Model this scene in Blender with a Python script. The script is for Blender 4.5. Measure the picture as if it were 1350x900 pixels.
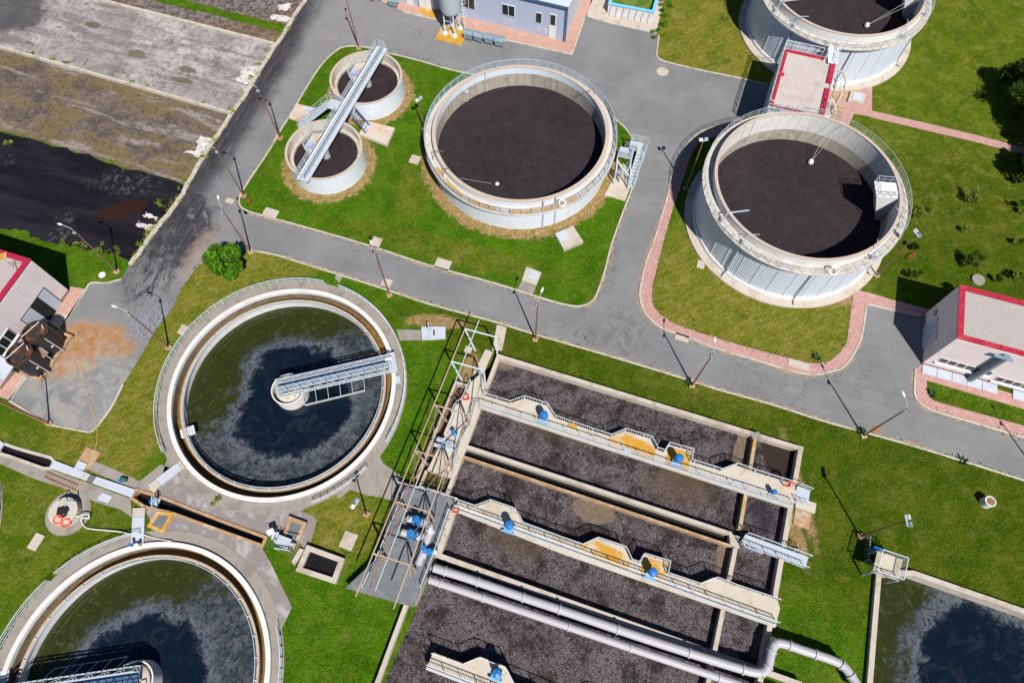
import bpy, math, random
from math import sin, cos, pi, radians, hypot, atan2
from mathutils import Vector, Matrix
from mathutils.geometry import tessellate_polygon, delaunay_2d_cdt
random.seed(7)
S = bpy.context.scene
for o in list(bpy.data.objects): bpy.data.objects.remove(o)
COL = S.collection

# ------------------------------------------------------------------ camera
H = 70.0; F = 880.0; TILT = radians(24.87); ROLL = radians(-0.72)
_r = Vector((1, 0, 0)); _f = Vector((0, sin(TILT), -cos(TILT))); _u = Vector((0, cos(TILT), sin(TILT)))
CR = cos(ROLL)*_r + sin(ROLL)*_u; CU = -sin(ROLL)*_r + cos(ROLL)*_u; CF = _f
cd = bpy.data.cameras.new('camera'); cam = bpy.data.objects.new('camera', cd); COL.objects.link(cam)
cd.sensor_width = 36; cd.sensor_fit = 'HORIZONTAL'; cd.lens = F/1350*36; cd.clip_start = 1; cd.clip_end = 3000
m = Matrix.Identity(4)
for i, v in enumerate((CR, CU, -CF)):
    for j in range(3): m[j][i] = v[j]
m[2][3] = H
cam.matrix_world = m; S.camera = cam

# ------------------------------------------------------------------ sun, sky, exposure
SUN_EL = radians(52.2); SH_AZ = radians(110)
S.view_settings.view_transform = 'Standard'; S.view_settings.look = 'None'
S.view_settings.exposure = 0.40; S.view_settings.gamma = 1
W = bpy.data.worlds.new('World'); S.world = W; W.use_nodes = True
wn = W.node_tree; bg = wn.nodes['Background']; sky = wn.nodes.new('ShaderNodeTexSky')
sky.sky_type = 'NISHITA'; sky.sun_disc = False; sky.sun_elevation = SUN_EL
sky.sun_rotation = radians(90) - (SH_AZ + pi) ; sky.air_density = 1.0; sky.dust_density = 0.0; sky.ozone_density = 9.0; sky.altitude = 300
wn.links.new(sky.outputs[0], bg.inputs[0]); bg.inputs[1].default_value = 0.05
sl = bpy.data.lights.new('sun', 'SUN'); sl.energy = 5.0; sl.angle = radians(0.5); sl.color = (1, .965, .90)
so = bpy.data.objects.new('sun', sl); COL.objects.link(so)
d = Vector((cos(SH_AZ)*cos(SUN_EL), sin(SH_AZ)*cos(SUN_EL), -sin(SUN_EL)))
so.rotation_euler = d.to_track_quat('-Z', 'Y').to_euler(); so.location = (0, 0, 60)

# ------------------------------------------------------------------ helpers: photo point -> place at height z
def U(x, y, z=0.0):
    v = (x-675)*CR + (450-y)*CU + F*CF
    k = (H-z)/-v.z
    return Vector((v.x*k, v.y*k, z))
def UL(pts, z=0.0): return [U(x, y, z) for x, y in pts]
def wallpt(x, y, A, B):
    """distance along A->B and height where the sight line meets the vertical wall through A,B"""
    v = (x-675)*CR + (450-y)*CU + F*CF
    u = Vector((B.x-A.x, B.y-A.y, 0)).normalized(); n = Vector((u.y, -u.x, 0))
    k = n.dot(Vector((A.x, A.y, H)) - Vector((0, 0, H)))/n.dot(v)
    p = Vector((0, 0, H)) + v*k
    return (p-Vector((A.x, A.y, 0))).dot(u), p.z
def catmull(P, n=6, closed=False):
    P = [Vector(p) for p in P]; out = []
    N = len(P); rng = range(N) if closed else range(N-1)
    for i in rng:
        p0 = P[(i-1) % N] if (closed or i > 0) else P[0]*2-P[1]
        p1 = P[i]; p2 = P[(i+1) % N]
        p3 = P[(i+2) % N] if (closed or i+2 < N) else P[-1]*2-P[-2]
        for k in range(n):
            t = k/n
            out.append(.5*((2*p1)+(p2-p0)*t+(2*p0-5*p1+4*p2-p3)*t*t+(3*p1-p0-3*p2+p3)*t**3))
    if not closed: out.append(P[-1])
    return out

class MB:
    def __init__(s): s.v = []; s.f = []
    def add(s, vs, fs):
        o = len(s.v); s.v += [Vector(p) for p in vs]; s.f += [tuple(i+o for i in f) for f in fs]; return s
    def box(s, c, size, rz=0, tilt=None):
        hx, hy, hz = size[0]/2, size[1]/2, size[2]/2
        R = Matrix.Rotation(rz, 3, 'Z')
        if tilt: R = R @ Matrix.Rotation(tilt[0], 3, 'X') @ Matrix.Rotation(tilt[1], 3, 'Y')
        vs = [Vector(c)+R@Vector((x, y, z)) for x in (-hx, hx) for y in (-hy, hy) for z in (-hz, hz)]
        return s.add(vs, [(0,1,3,2),(4,6,7,5),(0,4,5,1),(2,3,7,6),(0,2,6,4),(1,5,7,3)])
    def bar(s, a, b, w=.05, h=None):
        a = Vector(a); b = Vector(b); h = h or w; d = (b-a)
        if d.length < 1e-6: return s
        d.normalize(); up = Vector((0,0,1)) if abs(d.z) < .98 else Vector((0,1,0))
        x = d.cross(up).normalized()*w/2; y = x.cross(d).normalized()*h/2
        vs = [p+sx*x+sy*y for p in (a, b) for sx, sy in ((-1,-1),(1,-1),(1,1),(-1,1))]
        return s.add(vs, [(0,1,2,3),(7,6,5,4),(0,4,5,1),(1,5,6,2),(2,6,7,3),(3,7,4,0)])
    def tube(s, a, b, r, r2=None, n=10, caps=True):
        a = Vector(a); b = Vector(b); r2 = r if r2 is None else r2; d = (b-a).normalized()
        up = Vector((0,0,1)) if abs(d.z) < .98 else Vector((0,1,0))
        x = d.cross(up).normalized(); y = x.cross(d)
        vs = [a+(cos(2*pi*i/n)*x+sin(2*pi*i/n)*y)*r for i in range(n)]+[b+(cos(2*pi*i/n)*x+sin(2*pi*i/n)*y)*r2 for i in range(n)]
        fs = [(i, (i+1) % n, n+(i+1) % n, n+i) for i in range(n)]
        if caps: fs += [tuple(range(n))[::-1], tuple(range(n, 2*n))]
        return s.add(vs, fs)
    def path(s, P, r, n=8):
        P = [Vector(p) for p in P]; vs = []; N = len(P)
        for i, p in enumerate(P):
            d = (P[min(i+1, N-1)]-P[max(i-1, 0)]).normalized()
            up = Vector((0,0,1)) if abs(d.z) < .95 else Vector((0,1,0))
            x = d.cross(up).normalized(); y = x.cross(d)
            vs += [p+(cos(2*pi*k/n)*x+sin(2*pi*k/n)*y)*r for k in range(n)]
        fs = [(i*n+k, i*n+(k+1) % n, (i+1)*n+(k+1) % n, (i+1)*n+k) for i in range(N-1) for k in range(n)]
        fs += [tuple(range(n))[::-1], tuple(range((N-1)*n, N*n))]
        return s.add(vs, fs)
    def lathe(s, c, prof, n=64, closed=False, a0=0, a1=2*pi):
        """prof: list of (r,z); closed: profile is a loop"""
        full = abs(a1-a0-2*pi) < 1e-6; k = len(prof); vs = []
        m_ = n if full else n+1
        for i in range(m_):
            a = a0+(a1-a0)*i/n
            vs += [(c[0]+r*cos(a), c[1]+r*sin(a), z) for r, z in prof]
        fs = []
        for i in range(n):
            j = (i+1) % m_ if full else i+1
            for q in range(k if closed else k-1):
                w = (q+1) % k
                fs.append((i*k+q, j*k+q, j*k+w, i*k+w))
        if closed and not full: fs += [tuple(range(k))[::-1], tuple((m_-1)*k+q for q in range(k))]
        return s.add(vs, fs)
    def disc(s, c, r, z, n=64): return s.add([(c[0]+r*cos(2*pi*i/n), c[1]+r*sin(2*pi*i/n), z) for i in range(n)], [tuple(range(n))])
    def sheet(s, P, z=None):
        P = [Vector((p[0], p[1], p[2] if z is None else z)) for p in P]
        t = tessellate_polygon([P]); a = []
        for q in t:
            n = (P[q[1]]-P[q[0]]).cross(P[q[2]]-P[q[0]])
            a.append(q if n.z > 0 else q[::-1])
        return s.add(P, a)
    def prism(s, P, z0, z1):
        P = [(p[0], p[1]) for p in P]
        ar = sum(P[i][0]*P[(i+1) % len(P)][1]-P[(i+1) % len(P)][0]*P[i][1] for i in range(len(P)))
        if ar < 0: P = P[::-1]
        n = len(P); top = [Vector((x, y, z1)) for x, y in P]
        t = tessellate_polygon([top]); a = []
        for q in t:
            nn = (top[q[1]]-top[q[0]]).cross(top[q[2]]-top[q[0]])
            a.append(q if nn.z > 0 else q[::-1])
        vs = top+[Vector((x, y, z0)) for x, y in P]
        fs = list(a)+[tuple(n+i for i in q[::-1]) for q in a]+[(i, n+i, n+(i+1) % n, (i+1) % n) for i in range(n)]
        return s.add(vs, fs)
    def ribbon(s, P, w, z0, z1, closed=False, off=0):
        P = [Vector((p[0], p[1], 0)) for p in P]; N = len(P); L = []; R_ = []
        for i in range(N):
            a = P[(i-1) % N] if (closed or i > 0) else P[i]; b = P[(i+1) % N] if (closed or i < N-1) else P[i]
            d1 = (P[i]-a); d2 = (b-P[i]); d1 = d1.normalized() if d1.length > 1e-9 else d2.normalized(); d2 = d2.normalized() if d2.length > 1e-9 else d1
            t = (d1+d2).normalized(); n = Vector((-t.y, t.x, 0)); k = 1/max(.5, n.dot(Vector((-d1.y, d1.x, 0))))
            L.append(P[i]+n*(off+w/2)*k); R_.append(P[i]+n*(off-w/2)*k)
        vs = []
        for i in range(N): vs += [Vector((L[i].x, L[i].y, z0)), Vector((L[i].x, L[i].y, z1)), Vector((R_[i].x, R_[i].y, z1)), Vector((R_[i].x, R_[i].y, z0))]
        fs = []
        for i in range(N if closed else N-1):
            j = (i+1) % N
            for q in range(4): fs.append((i*4+q, j*4+q, j*4+(q+1) % 4, i*4+(q+1) % 4))
        if not closed: fs += [(0,1,2,3), tuple((N-1)*4+q for q in (3,2,1,0))]
        return s.add(vs, fs)
    def build(s, name, mat, parent=None, origin=None, smooth=False, ang=40):
        o0 = ORG.get(parent.name) if parent else (Vector(origin) if origin else Vector((0,0,0)))
        me = bpy.data.meshes.new(name); me.from_pydata([tuple(v-o0) for v in s.v], [], s.f)
        mats = mat if isinstance(mat, (list, tuple)) else [mat]
        for mm in mats: me.materials.append(mm)
        import bmesh
        b = bmesh.new(); b.from_mesh(me); bmesh.ops.recalc_face_normals(b, faces=b.faces) if len(b.faces) < 60000 and smooth != 'leaf' else None
        b.to_mesh(me); b.free()
        if smooth is True:
            me.shade_smooth(); me.set_sharp_from_angle(angle=radians(ang))
        ob = bpy.data.objects.new(name, me); COL.objects.link(ob)
        if parent: ob.parent = parent
        else: ob.location = o0
        ORG[ob.name] = o0
        return ob
ORG = {}
def thing(name, label, cat, loc=(0,0,0), group=None):
    o = bpy.data.objects.new(name, None); COL.objects.link(o); o.location = loc; o.empty_display_size = .3
    o['label'] = label; o['category'] = cat
    if group: o['group'] = group
    ORG[o.name] = Vector(loc); return o
def tag(o, label, cat, group=None):
    o['label'] = label; o['category'] = cat
    if group: o['group'] = group
    return o
def struct(o, label=None):
    o['kind'] = 'structure'
    if label: o['label'] = label
    return o
def dup(root, loc, rz=0, label=None, group=None, scale=None):
    def cp(o, par):
        c = o.copy(); COL.objects.link(c)
        if par: c.parent = par
        for ch in o.children: cp(ch, c)
        return c
    r = cp(root, None); r.location = loc; r.rotation_euler = (0, 0, rz)
    if scale: r.scale = (scale,)*3
    if label: r['label'] = label
    if group: r['group'] = group
    return r

# ------------------------------------------------------------------ node helpers
class NT:
    def __init__(s, name):
        s.m = bpy.data.materials.new(name); s.m.use_nodes = True; s.t = s.m.node_tree; s.n = s.t.nodes
        s.b = s.n['Principled BSDF']; s.g = s.n.new('ShaderNodeNewGeometry')
        s.tc = s.n.new('ShaderNodeTexCoord'); s.pos = s.g.outputs['Position']
    def lk(s, a, b): s.t.links.new(a, b)
    def put(s, sock, v):
        if hasattr(v, 'is_output'): s.lk(v, sock)
        elif isinstance(v, (tuple, list)) and len(v) == 3 and len(sock.default_value) == 4: sock.default_value = (*v, 1)
        else: sock.default_value = v
    def noise(s, scale, detail=4, rough=.6, dist=0, vec=None, col=False):
        n = s.n.new('ShaderNodeTexNoise'); n.inputs['Scale'].default_value = scale; n.inputs['Detail'].default_value = detail
        n.inputs['Roughness'].default_value = rough; n.inputs['Distortion'].default_value = dist
        s.lk(vec or s.pos, n.inputs['Vector']); return n.outputs['Color' if col else 'Fac']
    def vor(s, scale, vec=None, feat='F1', out='Distance', rnd=1):
        n = s.n.new('ShaderNodeTexVoronoi'); n.feature = feat; n.inputs['Scale'].default_value = scale; n.inputs['Randomness'].default_value = rnd
        s.lk(vec or s.pos, n.inputs['Vector']); return n.outputs[out]
    def math(s, op, a, b=0, clamp=False):
        n = s.n.new('ShaderNodeMath'); n.operation = op; n.use_clamp = clamp; s.put(n.inputs[0], a); s.put(n.inputs[1], b); return n.outputs[0]
    def mr(s, v, a, b, c=0, d_=1):
        n = s.n.new('ShaderNodeMapRange'); n.interpolation_type = 'SMOOTHSTEP'; s.put(n.inputs[0], v)
        for i, q in enumerate((a, b, c, d_)): n.inputs[i+1].default_value = q
        return n.outputs[0]
    def mix(s, f, a, b, mode='MIX'):
        n = s.n.new('ShaderNodeMix'); n.data_type = 'RGBA'; n.blend_type = mode; s.put(n.inputs[0], f); s.put(n.inputs[6], a); s.put(n.inputs[7], b); return n.outputs[2]
    def mapping(s, loc=(0,0,0), rot=0, scale=(1,1,1), vec=None):
        a = s.n.new('ShaderNodeVectorMath'); a.operation = 'SUBTRACT'; s.lk(vec or s.pos, a.inputs[0]); a.inputs[1].default_value = loc
        n = s.n.new('ShaderNodeVectorRotate'); n.rotation_type = 'Z_AXIS'; n.inputs['Angle'].default_value = -rot; s.lk(a.outputs[0], n.inputs['Vector'])
        k = s.n.new('ShaderNodeVectorMath'); k.operation = 'MULTIPLY'; s.lk(n.outputs[0], k.inputs[0]); k.inputs[1].default_value = scale
        return k.outputs[0]
    def ell(s, c, rx, ry, rot=0, soft=.4, nz=.5, nsc=.6, detail=5):
        """1 inside a noise-edged ellipse standing at world point c"""
        v = s.mapping((c[0], c[1], 0), rot, (1/rx, 1/ry, 0))
        l = s.n.new('ShaderNodeVectorMath'); l.operation = 'LENGTH'; s.lk(v, l.inputs[0])
        n = s.noise(nsc, detail, .65); d_ = s.math('ADD', l.outputs['Value'], s.math('MULTIPLY', s.math('SUBTRACT', n, .5), nz*2))
        return s.mr(d_, 1+soft/2, 1-soft/2)
    def ring(s, c, r0, r1, nz=1.0, nsc=1.2, soft=.5):
        v = s.mapping((c[0], c[1], 0), 0, (1, 1, 0))
        l = s.n.new('ShaderNodeVectorMath'); l.operation = 'LENGTH'; s.lk(v, l.inputs[0])
        n = s.noise(nsc, 5, .65); d_ = s.math('ADD', l.outputs['Value'], s.math('MULTIPLY', s.math('SUBTRACT', n, .5), nz*2))
        return s.mr(d_, r1+soft/2, r1-soft/2)
    def mx(s, *a):
        r = a[0]
        for q in a[1:]: r = s.math('MAXIMUM', r, q)
        return r
    def bump(s, h, st=.3, dist=.05):
        n = s.n.new('ShaderNodeBump'); n.inputs['Strength'].default_value = st; n.inputs['Distance'].default_value = dist; s.lk(h, n.inputs['Height']); s.lk(n.outputs[0], s.b.inputs['Normal'])
    def done(s, col, rough=.8, metal=0, spec=.3):
        s.put(s.b.inputs['Base Color'], col); s.put(s.b.inputs['Roughness'], rough); s.b.inputs['Metallic'].default_value = metal
        s.b.inputs['Specular IOR Level'].default_value = spec; return s.m

def simple(name, col, rough=.7, var=.18, sc=1.2, metal=0, dirt=None, dirt_amt=.5, dsc=.5, bump=0, spec=.3, fine=14, streak=0):
    t = NT(name); lo = tuple(c*(1-var) for c in col); hi = tuple(min(1, c*(1+var)) for c in col)
    c = t.mix(t.noise(sc, 6, .65), lo, hi)
    c = t.mix(t.mr(t.noise(fine, 3, .7), .35, .65, 0, .5), c, tuple(q*(1-var*.9) for q in col))
    if dirt: c = t.mix(t.math('MULTIPLY', t.mr(t.noise(dsc, 7, .72, .4), .48, .64), dirt_amt), c, dirt)
    if streak:
        v = t.noise(1, 5, .7, 0, t.mapping((0, 0, 0), 0, (2.6, 2.6, .22))); c = t.mix(t.math('MULTIPLY', t.mr(v, .50, .64), streak), c, dirt or lo)
        v2 = t.noise(1, 3, .6, 0, t.mapping((7, 3, 0), 0, (6, 6, .3))); c = t.mix(t.math('MULTIPLY', t.mr(v2, .60, .66), streak*.9), c, (.20, .13, .08))
    if bump: t.bump(t.noise(fine, 4, .7), bump, .03)
    return t.done(c, rough, metal, spec)

T1A = Vector((-19.38, 70.9, 0)); T1B = Vector((-23.8, 58.55, 0)); T2 = Vector((1.4, 59.35, 0)); T3 = Vector((34.3, 48.6, 0)); T4 = Vector((46.4, 82.45, 0))
C1 = Vector((-25.7, 26.95, 0)); C2 = Vector((-35.7, -2.2, 0)); C3 = Vector((-66.6, 10.6, 0))

# ------------------------------------------------------------------ materials
def grass_mat():
    t = NT('grass')
    A = (.036, .118, .002); B = (.070, .172, .004); OL = (.205, .185, .022); DRY = (.27, .20, .045); DK = (.034, .054, .002)
    n1 = t.noise(.35, 6, .65)
    c = t.mix(t.mr(n1, .38, .62), A, B)
    yel = t.mx(t.ell(U(980, 400), 15, 12, 0, .6, .25), t.ell(U(935, 50), 10, 10, 0, .6, .25), t.ell(U(200, 440), 11, 5, .9, .6, .3), t.ell(U(300, 360), 14, 3.5, .2, .6, .3), t.ell(U(150, 560), 6, 8, -.4, .6, .3), t.ell(U(440, 690), 5, 4, 0, .6, .3))
    mid = t.mx(t.ell(U(1270, 120), 24, 26, 0, .6, .3), t.ell(U(60, 690), 10, 9, 0, .7, .4), t.ell(U(60, 575), 6, 3, 0, .7, .4), t.ell(U(590, 330), 14, 1.8, -.3, .8, .5), t.ell(U(550, 240), 2.5, 6, -.3, .8, .5))
    c = t.mix(t.math('MULTIPLY', mid, .8), c, t.mix(t.mr(n1, .36, .64), (.062, .110, .004), (.135, .160, .012)))
    c = t.mix(t.math('MULTIPLY', yel, .9), c, t.mix(t.mr(n1, .38, .66), (.110, .145, .008), OL))
    dk = t.mx(t.ell(U(1170, 650), 30, 13, -.2, .8, .3), t.ell(U(1260, 320), 15, 14, 0, .8, .4), t.ell(U(760, 480), 22, 3.5, -.33, .8, .4))
    c = t.mix(t.math('MULTIPLY', dk, .95), c, t.mix(t.mr(n1, .36, .64), (.034, .066, .002), (.072, .096, .005)))
    mow = t.noise(1.1, 3, .6, 0, t.mapping((0, 0, 0), radians(-62), (3.5, .25, 1)))
    c = t.mix(t.math('MULTIPLY', t.mr(mow, .46, .62), t.mx(t.math('MULTIPLY', yel, .55), t.math('MULTIPLY', mid, .15))), c, (.30, .245, .055))
    c = t.mix(t.math('MULTIPLY', t.mr(t.noise(.22, 7, .72, .6), .53, .66), t.mx(.25, t.math('MULTIPLY', yel, .6))), c, DRY)
    c = t.mix(t.math('MULTIPLY', t.mr(t.noise(.9, 6, .7, .8), .53, .66), t.mx(.28, t.math('MULTIPLY', yel, .7))), c, (.24, .19, .03))
    c = t.mix(t.math('MULTIPLY', t.mr(t.noise(.5, 5, .7, 1.0, t.mapping((9, 40, 3))), .54, .64), .5), c, (.020, .080, .002))
    c = t.mix(t.math('MULTIPLY', t.mr(t.noise(.55, 8, .8, .3, t.mapping((31, 17, 0))), .50, .60), t.mx(t.math('MULTIPLY', yel, .6), t.math('MULTIPLY', mid, .35), .16)), c, (.33, .26, .08))
    # clumps and blades
    c = t.mix(t.math('MULTIPLY', t.mr(t.noise(2.6, 5, .75, .4), .48, .62), .48), c, (.028, .066, .001))
    c = t.mix(t.math('MULTIPLY', t.mr(t.noise(4.5, 4, .8), .50, .60), .50), c, t.mix(yel, (.110, .19, .012), (.25, .25, .04)))
    c = t.mix(t.math('MULTIPLY', t.mr(t.noise(7.5, 3, .8), .50, .58), .50), c, (.018, .034, .001))
    c = t.mix(t.math('MULTIPLY', t.mr(t.noise(6, 2, .8), .62, .68), .7), c, (.30, .27, .09))
    dry = t.mx(t.ring(T1A, 0, 6.1, 1.2), t.ring(T1B, 0, 6.2, 1.3), t.ring(T2, 0, 12.9, 1.3), t.ell(U(1052, 640), .7, 5.5, .1, .8, .7, 1.1), t.ell(U(1050, 705), .7, 3.0, .1, .8, .8, 1.1), t.ell(U(575, 424), 3.5, .9, -.1, .6, .6, .9), t.ell(U(1130, 395), 6, 1.2, -.3, .5, .8, .9), t.ell(U(618, 490), .9, 2.5, -.3, .6, .8, 1.3), t.ell(U(560, 612), .8, 3.5, -.3, .6, .8, 1.3))
    gr = t.mix(t.mr(t.vor(5), .1, .5), (.62, .47, .36), (.30, .20, .11))
    gr = t.mix(t.mr(t.noise(2.2, 5, .7), .45, .58), gr, (.34, .19, .06))
    gr = t.mix(t.mr(t.noise(.9, 5, .7), .50, .62, 0, .75), gr, (.20, .17, .03))
    c = t.mix(t.math('MULTIPLY', dry, t.mr(t.noise(1.4, 5, .75), .38, .50, .45, .97)), c, gr)
    t.bump(t.math('ADD', t.noise(5, 4, .8), t.noise(2, 4, .7)), 1.0, .18)
    return t.done(c, 1, 0, 0)
def asphalt_mat():
    t = NT('asphalt')
    n1 = t.noise(.18, 6, .65); c = t.mix(t.mr(n1, .3, .7), (.130, .132, .136), (.185, .185, .186))
    warm = t.mx(t.ell(U(500, 40), 16, 9, 0, .9, .4), t.ell(U(330, 120), 5, 14, -.5, .9, .4))
    c = t.mix(t.math('MULTIPLY', warm, .6), c, (.205, .192, .19))
    c = t.mix(t.math('MULTIPLY', t.mr(t.noise(.9, 5, .7), .45, .7), .35), c, (.125, .13, .135))
    lane = t.noise(.6, 4, .6, .2, t.mapping((0, 0, 0), radians(-18), (.12, 1.6, 1)))
    c = t.mix(t.math('MULTIPLY', t.mr(lane, .45, .75), .14), c, (.26, .26, .25))
    c = t.mix(t.mr(t.noise(16, 3, .75), .4, .7, 0, .35), c, (.30, .30, .30))
    c = t.mix(t.mr(t.noise(9, 4, .8), .55, .75, 0, .3), c, (.09, .09, .09))
    cn = t.noise(.33, 5, .6, .8); cr = t.mr(t.math('ABSOLUTE', t.math('SUBTRACT', cn, .5)), .006, .0015)
    ca = t.mx(t.ell(U(785, 425), 5, 4, 0, .5, .3), t.ell(U(1010, 510), 5, 4, 0, .5, .3), t.ell(U(1150, 500), 5, 3, 0, .5, .3), t.ell(U(480, 330), 5, 2.2, -.3, .5, .3), t.ell(U(600, 55), 9, 3, -.2, .5, .3))
    c = t.mix(t.math('MULTIPLY', t.math('MULTIPLY', cr, ca), .75), c, (.05, .048, .045))
    tr = t.noise(1.0, 3, .6, .1, t.mapping((0, 0, 0), radians(-17), (.05, 2.6, 1))); c = t.mix(t.math('MULTIPLY', t.mr(tr, .53, .62), .10), c, (.09, .09, .092))
    c = t.mix(t.math('MULTIPLY', t.mr(t.noise(2.2, 4, .8), .66, .72), .5), c, (.32, .31, .29))
    # tracked sludge on the diagonal road (it runs along the drying beds)
    a = U(392, 20); b = U(232, 270); rot = atan2((a-b).y, (a-b).x)
    band = t.ell((a+b)/2+Vector((-.2, 0, 0)), 28, 3.7, rot, .7, .32, .35)
    st = t.noise(1.5, 6, .75, .5, t.mapping((0, 0, 0), rot, (.22, 1.7, 1)))
    bl = t.math('MULTIPLY', band, t.mr(st, .34, .50))
    core = t.math('MULTIPLY', t.ell(U(322, 122), 24, 3.3, rot, .6, .35, .4), t.mr(st, .14, .40))
    bl = t.mx(bl, core, t.math('MULTIPLY', t.ell(U(236, 296), 6.0, 4.2, rot+.4, .5, .7, .5), t.mr(t.noise(.8, 6, .75, .6), .36, .47)),
              t.math('MULTIPLY', t.ell(U(205, 345), 6, 3.4, rot+.1, .9, .8, .5), t.mr(t.noise(.7, 7, .8, 1.2, t.mapping((0, 0, 0), rot, (.5, 1.6, 1))), .46, .56)))
    c = t.mix(t.math('MULTIPLY', bl, .93), c, t.mix(t.mr(st, .42, .62), (.016, .0145, .019), (.052, .047, .056)))
    # mud tint, rust spill and laid gravel
    c = t.mix(t.math('MULTIPLY', t.ell(U(262, 335), 4, 1.4, rot, .8, .6, .6), .45), c, (.30, .22, .17))
    rust = t.mx(t.ell(U(125, 447), 5.4, 2.3, -.15, .6, .5, .35), t.ell(U(96, 470), 3.2, 2.6, .4, .6, .5, .5))
    c = t.mix(t.math('MULTIPLY', rust, t.mr(t.noise(.6, 6, .7, .8), .2, .62, .35, .95)), c, t.mix(t.mr(t.noise(1.1, 5, .7), .35, .7), (.30, .125, .035), (.36, .23, .12)))
    c = t.mix(t.math('MULTIPLY', t.ell(U(110, 520), 6, 5, .3, .9, .7, .4), t.mr(t.noise(.5, 6, .75, .8), .4, .6, 0, .6)), c, (.33, .31, .28))
    gv = t.ell(U(205, 425), 3.6, 2.2, .5, .3, .5, .8)
    c = t.mix(t.math('MULTIPLY', gv, .8), c, t.mix(t.mr(t.vor(7), .1, .6), (.36, .38, .43), (.13, .13, .15)))
    # rubber and oil marks
    dkm = t.mx(t.ell(U(828, 440), 3, 3, 0, .8, .7, .7), t.ell(U(1105, 478), 2.2, 1.6, 0, .8, .7, .9), t.ell(U(545, 72), 5, .8, -.2, .8, .5, .8), t.ell(U(806, 350), .8, 3.5, -.2, .8, .6, .9))
    c = t.mix(t.math('MULTIPLY', dkm, t.mr(t.noise(.9, 7, .8, .6), .44, .62, 0, .45)), c, (.075, .07, .068))
    t.bump(t.noise(18, 3, .8), .25, .02)
    return t.done(c, .88, 0, .25)
def bed_mat(name, kind):
    t = NT(name); rot = radians(-19)
    st = t.noise(.35, 7, .7, .5, t.mapping((0, 0, 0), rot, (.22, 1.4, 1)))
    n1 = t.noise(.28, 7, .7, .3); n2 = t.noise(1.3, 6, .75, .5)
    if kind == 'pale':
        c = t.mix(t.mr(n1, .38, .62), (.29, .26, .252), (.46, .415, .41))
        c = t.mix(t.math('MULTIPLY', t.mr(st, .50, .60), .7), c, (.13, .11, .11))
        c = t.mix(t.math('MULTIPLY', t.mr(t.noise(.42, 7, .75, .2), .57, .63), .8), c, (.095, .075, .068))
        c = t.mix(t.math('MULTIPLY', t.mr(n2, .51, .60), .6), c, (.10, .082, .078))
        c = t.mix(t.math('MULTIPLY', t.mr(t.noise(3.2, 6, .85), .50, .60), .55), c, (.15, .125, .12))
        c = t.mix(t.math('MULTIPLY', t.mr(t.noise(.10, 5, .7, .3, t.mapping((4, 4, 0))), .46, .58), .5), c, (.17, .15, .14))
        c = t.mix(t.math('MULTIPLY', t.mx(t.ell(U(247, 92), 1.4, .5, rot, .3, .5), t.ell(U(240, 106), 1.7, .5, rot, .3, .5), t.ell(U(122, 33), 1.2, .7, rot, .4, .5), t.ell(U(180, 72), 1.5, .8, rot, .4, .6)), .8), c, (.10, .085, .045))
        c = t.mix(t.math('MULTIPLY', t.ell(U(5, 12), 7, 4.5, rot, .4, .5, .4), .85), c, (.05, .05, .055))
    elif kind == 'olive':
        c = t.mix(t.mr(n1, .38, .62), (.062, .050, .040), (.145, .112, .085))
        c = t.mix(t.math('MULTIPLY', t.mr(t.noise(.16, 5, .6, .5, t.mapping((9, 2, 0), rot, (.6, 1.4, 1))), .46, .56), .75), c, (.150, .108, .030))
        c = t.mix(t.math('MULTIPLY', t.mr(st, .53, .62), .75), c, (.30, .26, .25))
        c = t.mix(t.math('MULTIPLY', t.mr(n2, .50, .60), .65), c, (.05, .04, .036))
        c = t.mix(t.math('MULTIPLY', t.mr(t.noise(3.0, 6, .85), .50, .60), .5), c, (.24, .205, .19))
    elif kind == 'black':
        c = t.mix(t.mr(st, .35, .68), (.0055, .005, .008), (.018, .016, .021))
        c = t.mix(t.math('MULTIPLY', t.ell(U(160, 278), 3.2, 1.4, .25, .12, .8, .9), .9), c, (.026, .010, .006))
        c = t.mix(t.math('MULTIPLY', t.mx(t.ell(U(165, 240), 4, 2, 0, .9, .8), t.ell(U(78, 310), 1.5, 3, 0, .9, .8), t.ell(U(1, 212), 2, 1, 0, .5, .4)), t.mr(n2, .50, .62, 0, .7)), c, (.10, .095, .10))
    else:
        c = t.mix(t.mr(n1, .3, .7), (.15, .095, .06), (.24, .165, .12))
        c = t.mix(t.math('MULTIPLY', t.mr(n2, .42, .6), .7), c, (.035, .025, .022))
        c = t.mix(t.math('MULTIPLY', t.ell(U(290, -8), 14, 6, 0, .5, .4), .8), c, t.mix(t.mr(n2, .4, .6), (.20, .18, .175), (.06, .05, .05)))
    sp = t.mr(t.noise(11, 3, .8), .62, .74)
    c = t.mix(t.math('MULTIPLY', sp, .5 if kind != 'black' else .12), c, (.5, .47, .45))
    c = t.mix(t.math('MULTIPLY', t.mr(t.noise(7, 4, .8), .5, .7), .5), c, (.05, .045, .045) if kind != 'black' else (.01, .01, .012))
    t.bump(t.math('ADD', n2, t.noise(8, 4, .75)), .5, .06)
    return t.done(c, .6 if kind == 'black' else .9, 0, .12)
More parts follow.
